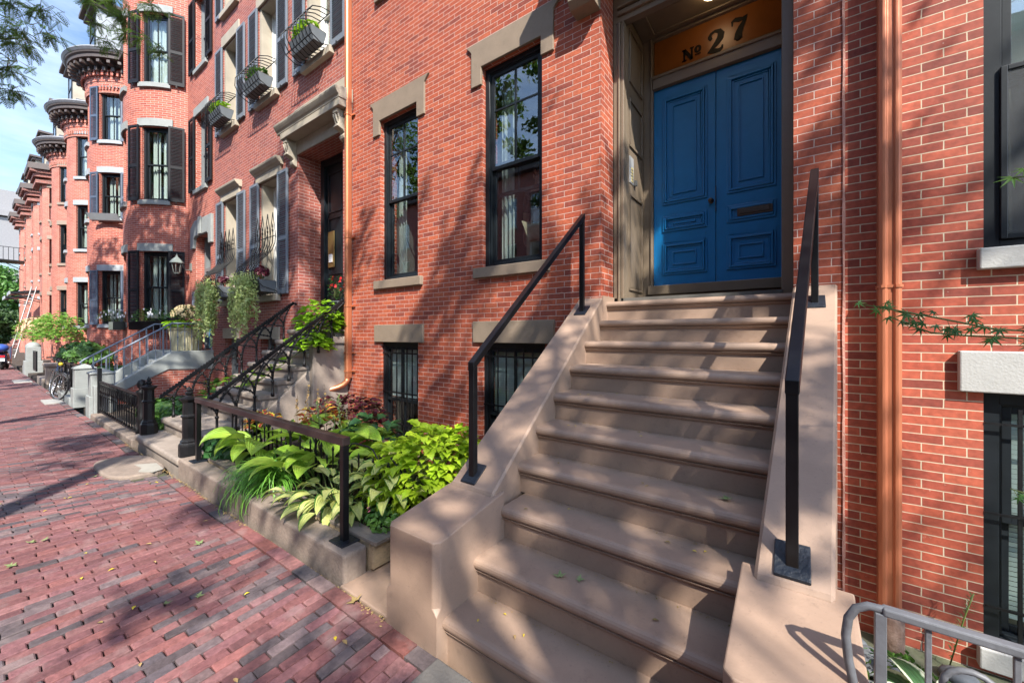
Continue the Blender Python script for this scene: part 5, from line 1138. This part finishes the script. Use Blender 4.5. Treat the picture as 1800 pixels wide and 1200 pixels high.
# --- ground cover and shrubs behind the cast iron fence
mound('groundcover','feathery green ground cover left of the worn steps',(-8.6,-1.5,.12),.65,.55,.30,900,.05,L_MID,'disc',31,lower=0)
mound('groundcover','second patch of low green leaves behind the cast iron fence',(-10.0,-1.4,.12),.9,.6,.28,800,.06,L_MID,'disc',32,lower=0)
mound('shrub','yellow green leafy shrub against the brick base of the grey stoop',(-9.6,-.7,.35),.5,.35,.35,120,.15,L_SHRUB,'oval',33)
mound('hydrangea','broad hedge plant behind the panelled fence with the bicycles',(-16.2,-1.4,.3),.9,.6,.45,600,.08,L_MID,'disc',34,lower=0)
mound('shrub','bushy green lavender like plants inside the wall of the grey stoop',(-15.0,-1.1,.35),.5,.5,.45,700,.05,L_DGREEN,'disc',35,lower=0)
mound('shrub','small dark conical evergreen standing by the bay foundation',(-15.6,-.75,.75),.25,.25,.65,420,.05,L_DGREEN,'disc',36)
mound('hedge','leafy hedge behind the round capped pier',(-21.2,-1.3,.7),1.9,.7,.65,1500,.09,L_MID,'disc',37,lower=0)
mound('shrub','large bright green shrub with long leaves above the scooter and piers',(-27.5,-1.4,1.75),2.6,.7,.85,1000,.20,L_SHRUB,'oval',38,lower=-.5,inner=.6,flower=FL_S,nf=0)
mound('hydrangea','pale pink panicle hydrangea left of the bright green shrub',(-33.5,-1.7,1.7),2.2,.6,.8,600,.14,L_SHRUB,'oval',39,lower=-.4,flower=FL_S,nf=160,fs_=.09)
# --- window boxes of the bays
for i,(cx_,a_,z_,lab,w_) in enumerate(((-16.2,43,1.78,'black window box full of green plants under the nearest round bay window',.95),(-16.2,-2,1.78,'black window box with white flowers round the curve of the nearest bay',.8))):
    a=R(a_); px,py=cx_+1.80*sin(a),.55-1.80*cos(a); MM=T((px,py,z_))@Matrix.Rotation(a,4,'Z')
    t=thing('window_box',lab,'window box',(px,py,z_)); g=MB(MM); g.box(-w_/2,w_/2,-.13,.13,0,.24); g.build('box',BLK,t,bevel=.01); g=MB(MM); g.box(-w_/2+.02,w_/2-.02,-.11,.11,.225,.25); g.build('soil',SOIL,t)
    mound('window_plants',['mixed green window box plants with silver dusty miller under the nearest bay window','white petunias spilling from the window box round the curve of the nearest bay'][i],(px,py-.02,z_+.34),.52-.1*i,.36,.26,[520,300][i],.055,L_MID,'oval',41+i,lower=-.4,flower=FL_W,nf=[14,40][i],fs_=.035)
t=plant('dusty_miller','silver leaved plant at the right end of the nearest bay window box',(-14.75,-.75,2.2)); g=MB(); random.seed(44)
for i in range(60): blade(g,(-14.8+U(-.12,.12),-.75+U(-.1,.1),2.12),U(0,6.28),U(.2,1.2),U(.1,.2),.05,.7,6,1,LAN,zig=.4)
g.build('leaves',L_SILV,t)
t=thing('window_box','ornate pierced grey window tray below a middle window of the second round bay','window box',(-21.1,-.75,5.9)); a=R(43); MM=T((-22.2+1.82*sin(a),  .55-1.82*cos(a),5.9))@Matrix.Rotation(a,4,'Z'); g=MB(MM); g.prism([(.1,0),(-.06,0),(-.2,.22),(-.17,.22),(-.04,.03),(.1,.03)],-.5,.5,'x'); g.build('box',GREYL,t)
# --- plants in baskets and grilles of 25
for i,(a,b,c,d) in enumerate(F2):
    mound('basket_plant','green creeping plant growing in the %s upper window basket'%['left','middle','right'][i],((a+b)/2-.05,-.22,c+.36),.36,.14,.13,190,.07,L_VINE if i!=1 else L_MID,'heart',50+i,lower=-.3,inner=.5,group='plants in the iron window baskets')
for i,(a,b,c,d) in enumerate((A1,Bb1)):
    cx=(a+b)/2; lab=['left','right'][i]; random.seed(60+i)
    t=plant('trailing_plant','pale green trailing plant cascading far below the %s bulging grille'%lab,(cx,-.45,c),'trailing plants at the bulging grilles'); g=MB(); s=MB()
    for k in range(75):
        x=cx-.55+U(0,.95); L=U(.25,.75)+(.35 if random.random()<.35 else 0)+ (.2 if i==0 else .1); p=Vector((x,U(-.58,-.36),c+U(.1,.38))); pts=[p]; q=p.copy(); steps=int(L/.045)
        for m_ in range(steps): q=q+Vector((U(-.012,.012),U(-.012,.010),-.045)); pts.append(q.copy())
        s.tube(pts[::3]+[pts[-1]],.0022,3)
        for q in pts:
            for r_ in range(2): leafdisc(g,q+Vector((U(-.05,.05),U(-.05,.03),U(-.03,.03))),rv()+Vector((.3,-1,.4)),U(.022,.042))
    for k in range(420): leafdisc(g,Vector((cx-.15+U(-.4,.45),U(-.58,-.3),c+.3+U(-.1,.16))),rv()+Vector((0,-1,.5)),U(.018,.036))
    g.build('leaves',L_IVY,t); s.build('stems',STEM,t)
    mound('grille_plant','dark purple leaved plant standing in the tub of the %s grille'%lab,(cx+.22,-.24,c+.42),.18,.13,.15,110,.05,L_BURG,'disc',64+i)
# --- landing planter of 23
t=thing('planter_pot','large cream fluted pot on the landing of the grey stoop','planter',(-13.05,-.42,1.22)); g=MB()
n=22; vs=[];fs=[]
for j,(r,z) in enumerate(((.29,1.225),(.31,1.3),(.36,1.74),(.39,1.78),(.38,1.82),(.33,1.82))):
    for k in range(n*2): a=2*pi*k/(2*n); rr=r*(1+(.03 if k%2 else -.03)*(1 if j<3 else 0)); vs.append((-13.08+rr*cos(a)*.98,-.44+rr*sin(a)*.98,z))
for j in range(5):
    for k in range(2*n): fs.append((j*2*n+k,j*2*n+(k+1)%(2*n),(j+1)*2*n+(k+1)%(2*n),(j+1)*2*n+k))
g.add(vs,fs); g.add([(-13.08+.34*cos(2*pi*k/20),-.44+.34*sin(2*pi*k/20),1.79) for k in range(20)],[tuple(range(20))]); g.build('pot_body',CREAM,t)
mound('potato_vine','lime foliage around the rim of the cream pot',(-13.08,-.44,1.88),.42,.42,.14,170,.12,L_VINE,'heart',70,lower=-.4)
mound('sedum','upright sedum with straw coloured flower heads in the cream pot',(-13.08,-.42,2.12),.36,.34,.28,260,.08,L_DGREEN,'oval',71,flower=FL_O,nf=130,fs_=.05)
# --- right side: sunken bed, maple twigs
hosta('hosta','white edged dark green hosta in the sunken bed at the lower right',(.68,-.75,-.52),16,.26,.13,L_VARW,.08,(.4,1.1),(.9,1.6),.14,80)
mound('groundcover','small leaved weeds among the grey pebbles',(.52,-.7,-.5),.3,.5,.13,420,.024,L_MID,'disc',81,lower=0)
t=plant('yew_seedling','tiny yew sprig growing beside the right basement window',(.86,-.1,-.15)); g=MB(); random.seed(82); s=MB(); s.tube([(.80,-.10,-.5),(.86,-.12,-.15),(.90,-.12,.02)],.004,5)
for i in range(60): f=i/60; blade(g,Vector((.80,-.10,-.45))+Vector((.10,-.02,.47))*f,U(0,6.28),U(.2,.9),.04,.007,.2,2,1,LAN)
g.build('leaves',L_DGREEN,t); s.build('stems',STEM,t)
def twig(label,P,nl,size,seed,mat=L_MAPLE):
    random.seed(seed); t=plant('maple_branch',label,P[-1],'maple branches reaching in from the right','branch'); s=MB(); g=MB(); s.tube(P,[.0018]+[.003]*(len(P)-2)+[.006],5)
    for i in range(nl):
        f=(i+.3)/nl*(len(P)-1); k=min(int(f),len(P)-2); q=Vector(P[k])+(Vector(P[k+1])-Vector(P[k]))*(f-k); o=Vector((U(-.035,.035),U(-.03,.03),U(-.035,.03))); s.tube([q,q+o],.0009,3); star(g,q+o,Vector((U(-.6,.6),-1.0,U(-.1,1.0))),size*U(.75,1.15),7,.30,rot=random.choice((-1,1))*U(.2,1.3)+pi/2,cup=.25,spread=2.2)
    g.build('leaves',mat,t); s.build('twigs',STEM,t)
by=-1.9
twig('long thin maple branch crossing the right brick wall and the copper pipe',[(.195,by,1.77),(.28,by-.02,1.745),(.40,by-.02,1.71),(.52,by,1.675),(.66,by+.03,1.665),(.95,by+.1,1.68),(1.3,by+.2,1.75)],30,.034,90)
twig('second maple branch just below the long one on the right wall',[(.29,by+.05,1.715),(.38,by+.04,1.665),(.46,by+.05,1.655),(.60,by+.05,1.645),(.8,by+.1,1.66),(1.3,by+.2,1.75)],22,.032,91)
twig('short bright maple tip in front of the right window screen',[(.555,by,2.16),(.62,by,2.15),(.75,by+.05,2.14),(1.2,by+.2,2.1)],8,.04,92,L_SHRUB)
twig('lower maple sprig beside the white lintel on the right',[(.60,by,1.55),(.66,by,1.57),(.8,by+.05,1.6),(1.3,by+.2,1.7)],5,.032,93)
twig('lowest maple sprig over the right basement window',[(.55,by,1.165),(.62,by,1.15),(.75,by+.05,1.16),(1.3,by+.2,1.3)],9,.03,94)
# ================================================================= trees
def tree(label,loc,h,crown,nleaf,mat,seed,tips=46,r=.16,cl=.75,ls=.075,low=None,name='street_tree',group='street trees along the kerb',flatl=False):
    """crown: (dx,dy,z,rx,ry,rz) ellipsoid; limbs fork from the trunk, leaf clusters hang round their tips"""
    random.seed(seed); t=thing(name,label,'tree',loc,group); x,y,z=loc; b=MB(); cx,cy,cz,rx,ry,rz=crown; C=Vector((x+cx,y+cy,cz)); fork=Vector((x+cx*.2,y+cy*.2,cz-rz*.75)); 
    b.tube([(x,y,z-.1),(x,y,z+.1),(x+.03,y,z+.5),(x+.05+cx*.1,y+cy*.1,(z+fork.z)/2),fork],[r*1.5,r*1.25,r,r*.85,r*.7],9)
    TP=[]
    for i in range(7):
        a=2*pi*i/7+U(-.3,.3); m=C+Vector((cos(a)*rx*.4,sin(a)*ry*.4,U(-.3,.35)*rz)); b.tube([fork,(fork+m)/2+Vector((0,0,.1*rz)),m],[r*.5,r*.34,r*.2],6)
        for j in range(max(1,tips//7)):
            v=rv(); k=U(.55,1.0); e=C+Vector((v.x*rx*k,v.y*ry*k,v.z*rz*k*.9)); e=e*.75+m*.25 if j%3==0 else e; b.tube([m,(m+e)/2+Vector((0,0,U(0,.25))),e],[r*.18,r*.09,r*.03],4); TP.append(e)
    b.build('trunk',BARK,t); g=MB(); per=nleaf//len(TP)
    for e in TP:
        cs=cl*U(.6,1.25)
        for k in range(per):
            o=rv()*cs*random.random()**.6; o.z*=.6; leafdisc(g,e+o,rv()+Vector((0,0,.8)),ls*U(.6,1.2))
    g.build('crown',mat,t); return t
L2=L_DTREE
tree('street tree behind the viewer to the right, shading the steps',(4.6,-6.7,0),9,(0,.2,9.6,4.2,3.2,4.0),6600,L_TREE,101,tips=126,cl=.45,ls=.085)
tree('street tree by the kerb opposite the black door',(-2.4,-6.6,0),9,(0,0,10.6,3.6,3.0,4.0),9000,L_TREE,102,tips=119,cl=.46,ls=.085)
tree('street tree by the kerb opposite the round bays',(-15.2,-6.6,0),9,(0,-.2,9.8,3.0,2.3,4.0),7500,L_TREE,103,tips=84,cl=.45,ls=.085)
tree('tree on the far pavement facing the steps',(1.0,-14.6,0),10,(0,0,8.3,4.0,3.0,3.6),20000,L2,104,tips=91,cl=.9,ls=.12)
tree('tree on the far pavement right of the steps',(9.5,-14.2,0),10,(0,0,8.0,4.0,3.0,3.6),18000,L2,105,tips=91,cl=.9,ls=.12)
tree('tree on the far pavement facing the worn steps',(-7.5,-14.5,0),10,(0,0,8.2,3.8,3.0,3.4),20000,L2,106,tips=91,cl=.9,ls=.12)
for i in range(8):
    x0=9-6.6*i; t=thing('brick_house','brick row house across the road, %s counting from behind the viewer'%['first','second','third','fourth','fifth','sixth','seventh','eighth'][i],'house',(x0,-18,0),'row houses across the road'); g=MB()
    ops=[(x0+a,x0+a+.95,z,z+2.1) for a in (.8,2.8,4.8) for z in (2.4,5.8,9.0)]
    wallsheet(g,x0,x0+6.5,-.5,12.5,ops,lambda u,v,d:(u,-18-d,v)); g.build('wall',[BR1,BR0][i%2],t)
    g=MB(); g.box(x0+.3,x0+6.2,-25,-18.6,-.5,12.4); g.build('interior',DARKR,t); g=MB(); g.box(x0,x0+6.5,-25.5,-17.5,12.5,12.9); g.build('roof',CORN,t)
    for a,b,c,d in ops:
        w_=MB(); ring(w_,a,b,c,d,-18.2,-18.14,.06); w_.box(a,b,-18.19,-18.15,(c+d)/2-.03,(c+d)/2+.03); w_=w_.build('window',FRAMEW,t); q=MB(); q.box(a+.05,b-.05,-18.18,-18.17,c+.05,d-.05); q.build('pane',GLASSR,w_); q=MB(); q.box(a-.1,b+.1,-18,-17.93,c-.15,c-.01); q.build('sill',LIME,w_)
# locust branches hanging into the upper left
def spray(g,s,p,d,L,ls):
    """pinnate leaf: rachis with paired leaflets"""
    p=Vector(p); d=Vector(d).normalized(); sd=d.cross(Vector((0,0,1))); sd=sd.normalized() if sd.length>.05 else Vector((1,0,0)); n=int(L/.017); q=p.copy(); pts=[q.copy()]
    up=sd.cross(d)
    for i in range(n):
        d=(d+Vector((0,0,-.045))).normalized(); q=q+d*.017; pts.append(q.copy()); w=ls*(sin(pi*(i+1.5)/(n+2))**.5)
        for sg in (-1,1):
            a=(sd*sg*.85+d*.5+Vector((0,0,-.12))).normalized(); b=d*.0070+up*.001
            g.add([q,q+a*w*.5-b,q+a*w,q+a*w*.5+b],[(0,1,2),(0,2,3)])
    s.tube([pts[0],pts[len(pts)//2],pts[-1]],.0012,3)
t=thing('locust_tree','honey locust whose feathery low branches hang into the upper left sky','tree',(-9.2,-6.3,0)); random.seed(120); b=MB(); g=MB(); s=MB()
b.tube([(-9.2,-6.3,-.1),(-9.2,-6.3,.1),(-9.15,-6.25,1.5),(-9.0,-6.1,3.4),(-8.8,-5.9,5.2),(-8.7,-5.7,8)],[.24,.19,.16,.14,.11,.05],9)
E1=[[(-8.9,-6.0,4.2),(-8.2,-5.2,5.3),(-7.5,-4.2,5.8),(-6.9,-3.6,5.9)],[(-8.85,-5.95,4.8),(-8.1,-4.6,5.9),(-7.2,-3.4,6.2),(-6.4,-2.7,6.1)],[(-8.8,-5.9,5.2),(-8.6,-4.8,6.1),(-8.2,-3.8,6.4),(-7.5,-2.9,6.3)],[(-8.9,-6,4),(-8.6,-5,4.9),(-8.2,-4.1,5.2),(-7.7,-3.6,5.0)]]
for P in E1: b.tube(P,[.05,.035,.02,.006],6)
b.build('trunk',BARK,t)
for i in range(75):
    v=rv()*U(.4,1); e=Vector((-8.7+v.x*2.9,-6.0+v.y*2.2,10.4+v.z*3.4)); cs=.5
    for k in range(120): o_=rv()*cs*random.random()**.6; o_.z*=.6; leafdisc(g,e+o_,rv()+Vector((0,0,.8)),U(.06,.12))
def hang(p0,n,sp,L=(.12,.2)):
    for i in range(n):
        q=Vector(p0)+Vector((U(-sp,sp),U(-sp,sp),U(-sp*.7,sp*.4))); m=(Vector(p0)+q)/2+Vector((0,0,.08)); s.tube([p0,m,q],.003,4)
        for k in range(7): f=k/6; r_=Vector(p0)*(1-f)+q*f; spray(g,s,r_+Vector((0,0,.02)),(U(-1,1),U(-1,1),U(-.9,.2)),U(*L),.036)
def pt(px,py,w):
    u=(px-900)/695; c_,s_=cos(YAW),sin(YAW); return ((c_*u-s_)*w,EYE[1]+(s_*u+c_)*w,1.66+(587-py)/695*w)
for px,py,w,n,sp in ((20,10,4.6,8,.28),(10,70,4.6,7,.25),(12,120,4.5,6,.2),(18,160,4.4,5,.16),(70,20,4.8,6,.22),(85,60,4.7,4,.16),(40,60,4.9,6,.2),(-20,40,4.4,7,.3),(-20,140,4.4,6,.25),(60,85,4.8,3,.12),
    (165,5,5.2,4,.18),(200,-5,5.2,6,.25),(215,30,5.1,5,.17),(222,60,5.0,3,.12),(262,10,5.0,4,.2),(255,70,5.0,2,.10),(175,45,5.3,3,.12),(190,75,5.2,3,.12),(275,85,5.0,2,.08)):
    hang(pt(px,py,w),n,sp)
g.build('crown',L_TREE,t); s.build('twigs',STEMB,t)
tree('green garden tree closing the far end of the street',(-74,-1.2,0),9,(0,0,6.3,2.6,2.2,5.2),9000,L_MID,110,tips=60,cl=1.2,ls=.26,name='garden_tree',group=None)
tree('darker low garden tree before the far brick houses',(-62,-1.9,0),5,(0,0,2.6,2.4,1.0,2.2),5000,L_DTREE,111,tips=42,cl=.8,ls=.2,name='garden_tree',group=None)
# far office block at the end of the street
t=thing('office_building','modern grey building with ribbon windows closing the far end of the street','building',(-112,2,0)); g=MB(); g.box(-122,-112,-9,8,-.6,22); g.box(-123,-111.4,-9.6,8.6,22.2,23.2); g.box(-121,-113,-7,3,23.2,27); g.build('wall',surf('office_cladding',(.20,.195,.20),.8,bump=0),t)
g=MB()
for z in (13,): g.box(-111.98,-111.9,-8.6,7.6,z,z+1.6)
g.build('ribbon_window',GLASSR,t)
t=thing('brick_house','dark red brick house crossing the end of the street under the grey building','house',(-100,0,0)); g=MB(); wallsheet(g,-6,8,-.5,9,[(y,y+1,z,z+1.8) for y in (-5,-2.5,0,2.5,5) for z in (1,4,6.8)],lambda u,v,d:(-100-d,u,v)); g.build('wall',BRD,t); g=MB(); g.box(-106,-99.8,-6.2,8.2,9,9.4); g.build('roof',SLATE,t); g=MB(); g.box(-105,-100.6,-5.5,7.5,-.5,8.9); g.build('interior',DARKR,t)
# ================================================================= bicycle and scooter
RUB=surf('tyre_rubber',(.015,.015,.016),.8,bump=.1); CHR=surf('chrome',(.6,.6,.62),.2,.9,bump=0)
def torus(g,c,r,rr,axis,n=28,m=6):
    c=Vector(c); ax=Vector(axis).normalized(); e1=ax.cross(Vector((0,0,1))).normalized(); e2=ax.cross(e1); vs=[];fs=[]
    for i in range(n):
        a=2*pi*i/n; d=e1*cos(a)+e2*sin(a)
        for k in range(m): b=2*pi*k/m; vs.append(c+d*(r+rr*cos(b))+ax*rr*sin(b))
    for i in range(n):
        for k in range(m): fs.append((i*m+k,i*m+(k+1)%m,((i+1)%n)*m+(k+1)%m,((i+1)%n)*m+k))
    g.add(vs,fs,True)
def bicycle(label,x,y,lean,col,yaw):
    t=thing('bicycle',label,'bicycle',(x,y,0),'bicycles leaning on the panelled fence'); M=T((x,y,0))@Matrix.Rotation(yaw,4,'Z')@Matrix.Rotation(lean,4,'X')
    for wx,st_ in ((.52,.35),(-.52,0)):
        W=M@T((wx,0,.34))@Matrix.Rotation(st_,4,'Z'); g=MB(W); torus(g,(0,0,0),.325,.02,(0,1,0)); w=g.build('wheel',RUB,t); g=MB(W); torus(g,(0,0,0),.298,.010,(0,1,0),28,5); g.tube([(0,-.04,0),(0,.04,0)],.02,8)
        for i in range(18): a=2*pi*i/18; g.bar((0,.02*(-1)**i,0),(.295*cos(a),0,.295*sin(a)),.003)
        g.build('rim',CHR,w); g=MB(W); 
    g=MB(M); A_,B_,Cc,D_=(-.05,0,.30),(-.2,0,.82),(.36,0,.84),(.39,0,.74)
    for p,q,r in ((A_,B_,.016),(B_,Cc,.016),(A_,D_,.018),(A_,(-.52,.0,.34),.010),(B_,(-.52,.0,.34),.009),(D_,(.52,0,.34),.013),(Cc,(.34,0,.98),.014)): g.tube([p,q],r,7)
    g.build('frame',col,t); g=MB(M); g.tube([(.30,-.3,1.02),(.36,-.2,1.04),(.35,0,.99),(.36,.2,1.04),(.30,.3,1.02)],.013,6); g.tube([(.36,-.2,1.04),(.5,-.18,.98)],.005,5); g.build('handlebar',BLK,t)
    g=MB(M); g.tube([(-.2,0,.82),(-.22,0,.93)],.013,6); g.ball((-.24,0,.95),.12,10,6,(1.1,.6,.3)); g.build('saddle',BLK,t); g=MB(M); torus(g,(-.05,-.03,.30),.09,.008,(0,1,0),16,4); g.bar((-.05,-.06,.30),(.04,-.08,.16),.016); g.bar((-.05,.06,.30),(-.14,.08,.44),.016); g.box(.0,.09,-.15,-.06,.145,.165); g.build('crank',CHR,t)
    g=MB(M); g.ball((.45,-.05,.90),.045,8,6); g.build('bell_light',L_YEL,t)
bicycle('black bicycle nearest the grey piers, front wheel turned to the pavement',-15.6,-2.52,-.14,BLK,.0); bicycle('second dark bicycle standing behind the first, against the fence',-16.5,-2.44,-.12,surf('dark_blue_frame',(.02,.03,.07),.3,bump=0),.05)
def scooter():
    t=thing('motor_scooter','dark motor scooter with a blue top box parked on the pavement','scooter',(-30.5,-2.72,0)); M=T((-30.5,-2.78,0))@Matrix.Rotation(R(172),4,'Z')
    for wx in (-.62,.68):
        g=MB(M@T((wx,0,.24))); torus(g,(0,0,0),.19,.06,(0,1,0),20,8); w=g.build('wheel',RUB,t); g=MB(M@T((wx,0,.24))); g.tube([(0,-.05,0),(0,.05,0)],.12,12); g.build('rim',CHR,w)
    navy=surf('navy_scooter_paint',(.015,.02,.05),.25,bump=0)
    g=MB(M); g.prism([(-.95,.55),(-.9,.75),(-.35,.78),(-.2,.55),(-.15,.32),(.35,.30),(.5,.6),(.6,1.0),(.52,1.05),(.38,.62),(.25,.42),(-.05,.42),(-.3,.28),(-.8,.34)],-.17,.17,'y'); g.ball((-.62,0,.58),.3,12,8,(1.25,.72,.8)); g.build('body',navy,t,bevel=.04); g=MB(M); g.ball((.68,0,.44),.2,10,6,(1.1,.5,.6)); g.build('mudguard',navy,t)
    g=MB(M); g.ball((-.45,0,.82),.26,12,8,(1.5,.6,.3)); g.build('seat',RUB,t); g=MB(M); g.ball((-.95,0,1.02),.26,14,10,(.9,.95,.72)); g.build('top_box',surf('blue_top_box',(.03,.07,.28),.2,bump=0),t); g=MB(M); g.box(-.99,-.93,-.11,.11,.60,.68); g.build('tail_light',surf('red_lens',(.5,.01,.02),.2,bump=0),t)
    g=MB(M); g.box(-1.03,-1.0,-.11,.11,.42,.55); g.build('number_plate',PAPER,t); g=MB(M); g.tube([(.5,-.33,1.08),(.56,0,1.05),(.5,.33,1.08)],.018,6); g.ball((.56,0,1.02),.1,8,6); g.build('handlebar',BLK,t); g=MB(M); g.tube([(-.3,-.2,.28),(-.75,-.22,.32),(-.95,-.22,.36)],.055,8); g.build('exhaust',CHR,t)
    for sy in (-.3,.3): g=MB(M); g.tube([(.53,sy*.8,1.08),(.5,sy,1.26)],.006,4); g.ball((.5,sy,1.3),.06,8,6,(.3,1,.7)); g.build('mirror',BLK,t)
scooter()
# hanging wreath by the blue door of 23
random.seed(140); t=thing('door_wreath','dried brown leafy wreath beside the teal door','wreath',(-12.75,-.05,2.7)); g=MB()
for i in range(260): a=U(0,6.28); leafdisc(g,(-12.78+.05*U(-1,1)+.10*cos(a),-.08+U(-.03,.03),2.75+.42*sin(a)+U(-.06,.06)),rv(),U(.03,.06))
g.build('leaves',L_DRY,t)
# ================================================================= person behind the window
def skin(name,pts,edges,rad,mat,parent,sub=2,root=0):
    off=parent.matrix_basis.translation if parent else Vector()
    off=Vector(parent.location) if parent and parent.type=='EMPTY' else (Vector(parent.parent.location) if parent else Vector())
    me=bpy.data.meshes.new(name); me.from_pydata([Vector(p)-off for p in pts],edges,[]); o=bpy.data.objects.new(name,me); sc.collection.objects.link(o); me.materials.append(mat)
    m=o.modifiers.new('s','SKIN'); sv=me.skin_vertices[0].data
    for i,r in enumerate(rad): sv[i].radius=(r if isinstance(r,tuple) else (r,r)); 
    sv[root].use_root=True; m.use_smooth_shade=True; s2=o.modifiers.new('d','SUBSURF'); s2.levels=sub; s2.render_levels=sub
    o.parent=parent; return o
px,py,pz=-2.70,.50,2.06
pr_=thing('person','person in khaki trousers and a black top standing behind the window glass','person',(px,py,pz))
B=[(0,0,.98),(0,.0,1.15),(0,.01,1.32),(0,.0,1.46),(0,-.01,1.55),(0,-.02,1.66),(-.10,0,.94),(-.11,-.01,.52),(-.12,.02,.08),(-.12,-.14,.04),(.10,0,.94),(.11,-.01,.52),(.12,.02,.08),(.12,-.14,.04),(-.17,0,1.44),(-.23,.0,1.18),(-.25,.03,.97),(-.255,.02,.89),(.17,0,1.44),(.23,.0,1.18),(.25,.03,.97),(.255,.02,.89)]
P=[(px+a,py+b,pz+c) for a,b,c in B]; Ed=[(0,1),(1,2),(2,3),(3,4),(4,5),(0,6),(6,7),(7,8),(8,9),(0,10),(10,11),(11,12),(12,13),(3,14),(14,15),(15,16),(16,17),(3,18),(18,19),(19,20),(20,21)]
RB_=[.12,.11,.13,.09,.05,.09,.085,.06,.04,.035,.085,.06,.04,.035,.05,.042,.03,.026,.05,.042,.03,.026]
for sg,h_ in ((-1,17),(1,21)):
    hx,hy,hz=P[h_]
    for k,(dy,L) in enumerate(((-.030,.072),(-.010,.085),(.010,.080),(.030,.064))):
        a_=len(P); P+=[(hx,hy+dy,hz-.045),(hx-sg*.008,hy+dy,hz-.045-L*.55),(hx-sg*.022,hy+dy,hz-.045-L)]; Ed+=[(h_,a_),(a_,a_+1),(a_+1,a_+2)]; RB_+=[.010,.009,.007]
    a_=len(P); P+=[(hx-sg*.012,hy-.045,hz-.005),(hx-sg*.02,hy-.058,hz-.045)]; Ed+=[(h_,a_),(a_,a_+1)]; RB_+=[.011,.008]
skn=surf('skin_tone',(.42,.25,.18),.55,bump=0)
bod=skin('body',P,Ed,RB_,skn,pr_)
idx=[0,6,7,8,10,11,12]; m_={v:i for i,v in enumerate(idx)}
skin('trousers',[P[i] for i in idx],[(m_[a],m_[b]) for a,b in ((0,6),(6,7),(7,8),(0,10),(10,11),(11,12))],[.150,.115,.085,.065,.115,.085,.065],surf('khaki_cloth',(.36,.29,.20),.9,var=.2,scale=12,bump=.5,bscale=10),pr_)
idx=[1,2,3,14,15,18,19]; m_={v:i for i,v in enumerate(idx)}
skin('shirt',[P[i] for i in idx],[(m_[a],m_[b]) for a,b in ((1,2),(2,3),(3,14),(14,15),(3,18),(18,19))],[.16,.16,.11,.07,.058,.07,.058],surf('black_cloth',(.012,.012,.013),.9,bump=0),pr_)
g=MB(); g.ball((px,py+.02,pz+1.72),.105,12,8,(1,1.1,1)); g.build('hair',surf('dark_hair',(.03,.02,.015),.7,bump=.4),pr_)
# face: nose, eyes, mouth, ears
g=MB(); g.ball((px,py-.125,pz+1.66),.016,6,5,(1,1.2,1.6)); g.ball((px-.1,py,pz+1.66),.022,6,5,(.5,1,1.4)); g.ball((px+.1,py,pz+1.66),.022,6,5,(.5,1,1.4)); g.build('face_features',skn,pr_)
# ================================================================= fallen leaves
lf=random.Random(55)
def fallen(x,y,z,mat,s,lab,grp):
    random.seed(lf.random()); g=MB(); 
    if s>.03: star(g,(x,y,z+.008),(U(-.25,.25),U(-.25,.25),1),s,5,.45,rot=U(0,6.28),cup=-.2)
    else: blade(g,(x,y,z+.004),U(0,6.28),U(.0,.3),s*1.8,s*.8,.5,3,1,OV,fold=.5)
    o=g.build('fallen_leaf',mat,None); tag(o,lab,'leaf',grp)
for i in range(46):
    x=-1.6-lf.random()**1.3*7; y=-2.6-lf.random()*1.5; k=lf.random()
    mat,s,lab=((L_GRNF,.042,'greenish fallen leaf lying on the brick pavement') if k<.35 else (L_YEL,.02,'small yellow leaf lying on the brick pavement') if k<.65 else (L_DRY,.024,'small brown curled leaf lying on the brick pavement'))
    fallen(x,y,gnoise(x,y)+.004,mat,s*lf.uniform(.7,1.2),lab,'leaves scattered on the pavement, '+lab.split(' leaf')[0])
for i in range(26):
    k=lf.randrange(3,10); x=lf.uniform(-1.45,-.25); y=NY[k]+lf.uniform(.05,(NY[k-1]-NY[k])*.9); q=lf.random()
    mat,s,lab=((L_YEL,.013,'tiny yellow leaf lying on the wide brown steps') if q<.6 else (L_DRY,.018,'small dry leaf lying on the wide brown steps')); fallen(x,y,2.0-.2033*k+.002,mat,s,lab,'leaves scattered on the steps, '+lab.split(' leaf')[0])
fallen(-1.02,-2.02,.375,L_GRNF,.045,'green lobed leaf on the second lowest wide step',None); fallen(-.93,-1.98,.375,L_GRNF,.035,'smaller curled green leaf beside the lobed one on the steps',None); fallen(-.30,-1.5,.785,L_GRNF,.05,'green lobed leaf at the right end of a middle step',None)
fallen(-2.2,-2.46,.02,L_DRY,.06,'large brown curled leaf at the edge of the flat brown slab',None)
random.seed(77); g=MB()
for i in range(900):
    x=-1.9-random.random()*7.5; y=-2.43-abs(random.gauss(0,.025)); leafdisc(g,(x,y,.008),(U(-.4,.4),U(-.4,.4),1),U(.004,.012))
for k in range(1,10):
    for i in range(40): leafdisc(g,(U(-1.55,-.15),NY[k-1]+.02-abs(random.gauss(0,.012)),2.0-.2033*k+.003),(U(-.4,.4),U(-.4,.4),1),U(.003,.007))
o=g.build('leaf_litter',L_DRY,None,fix=False); tag(o,'fine brown leaf litter gathered along kerbs and step corners','leaf litter',kind='stuff')
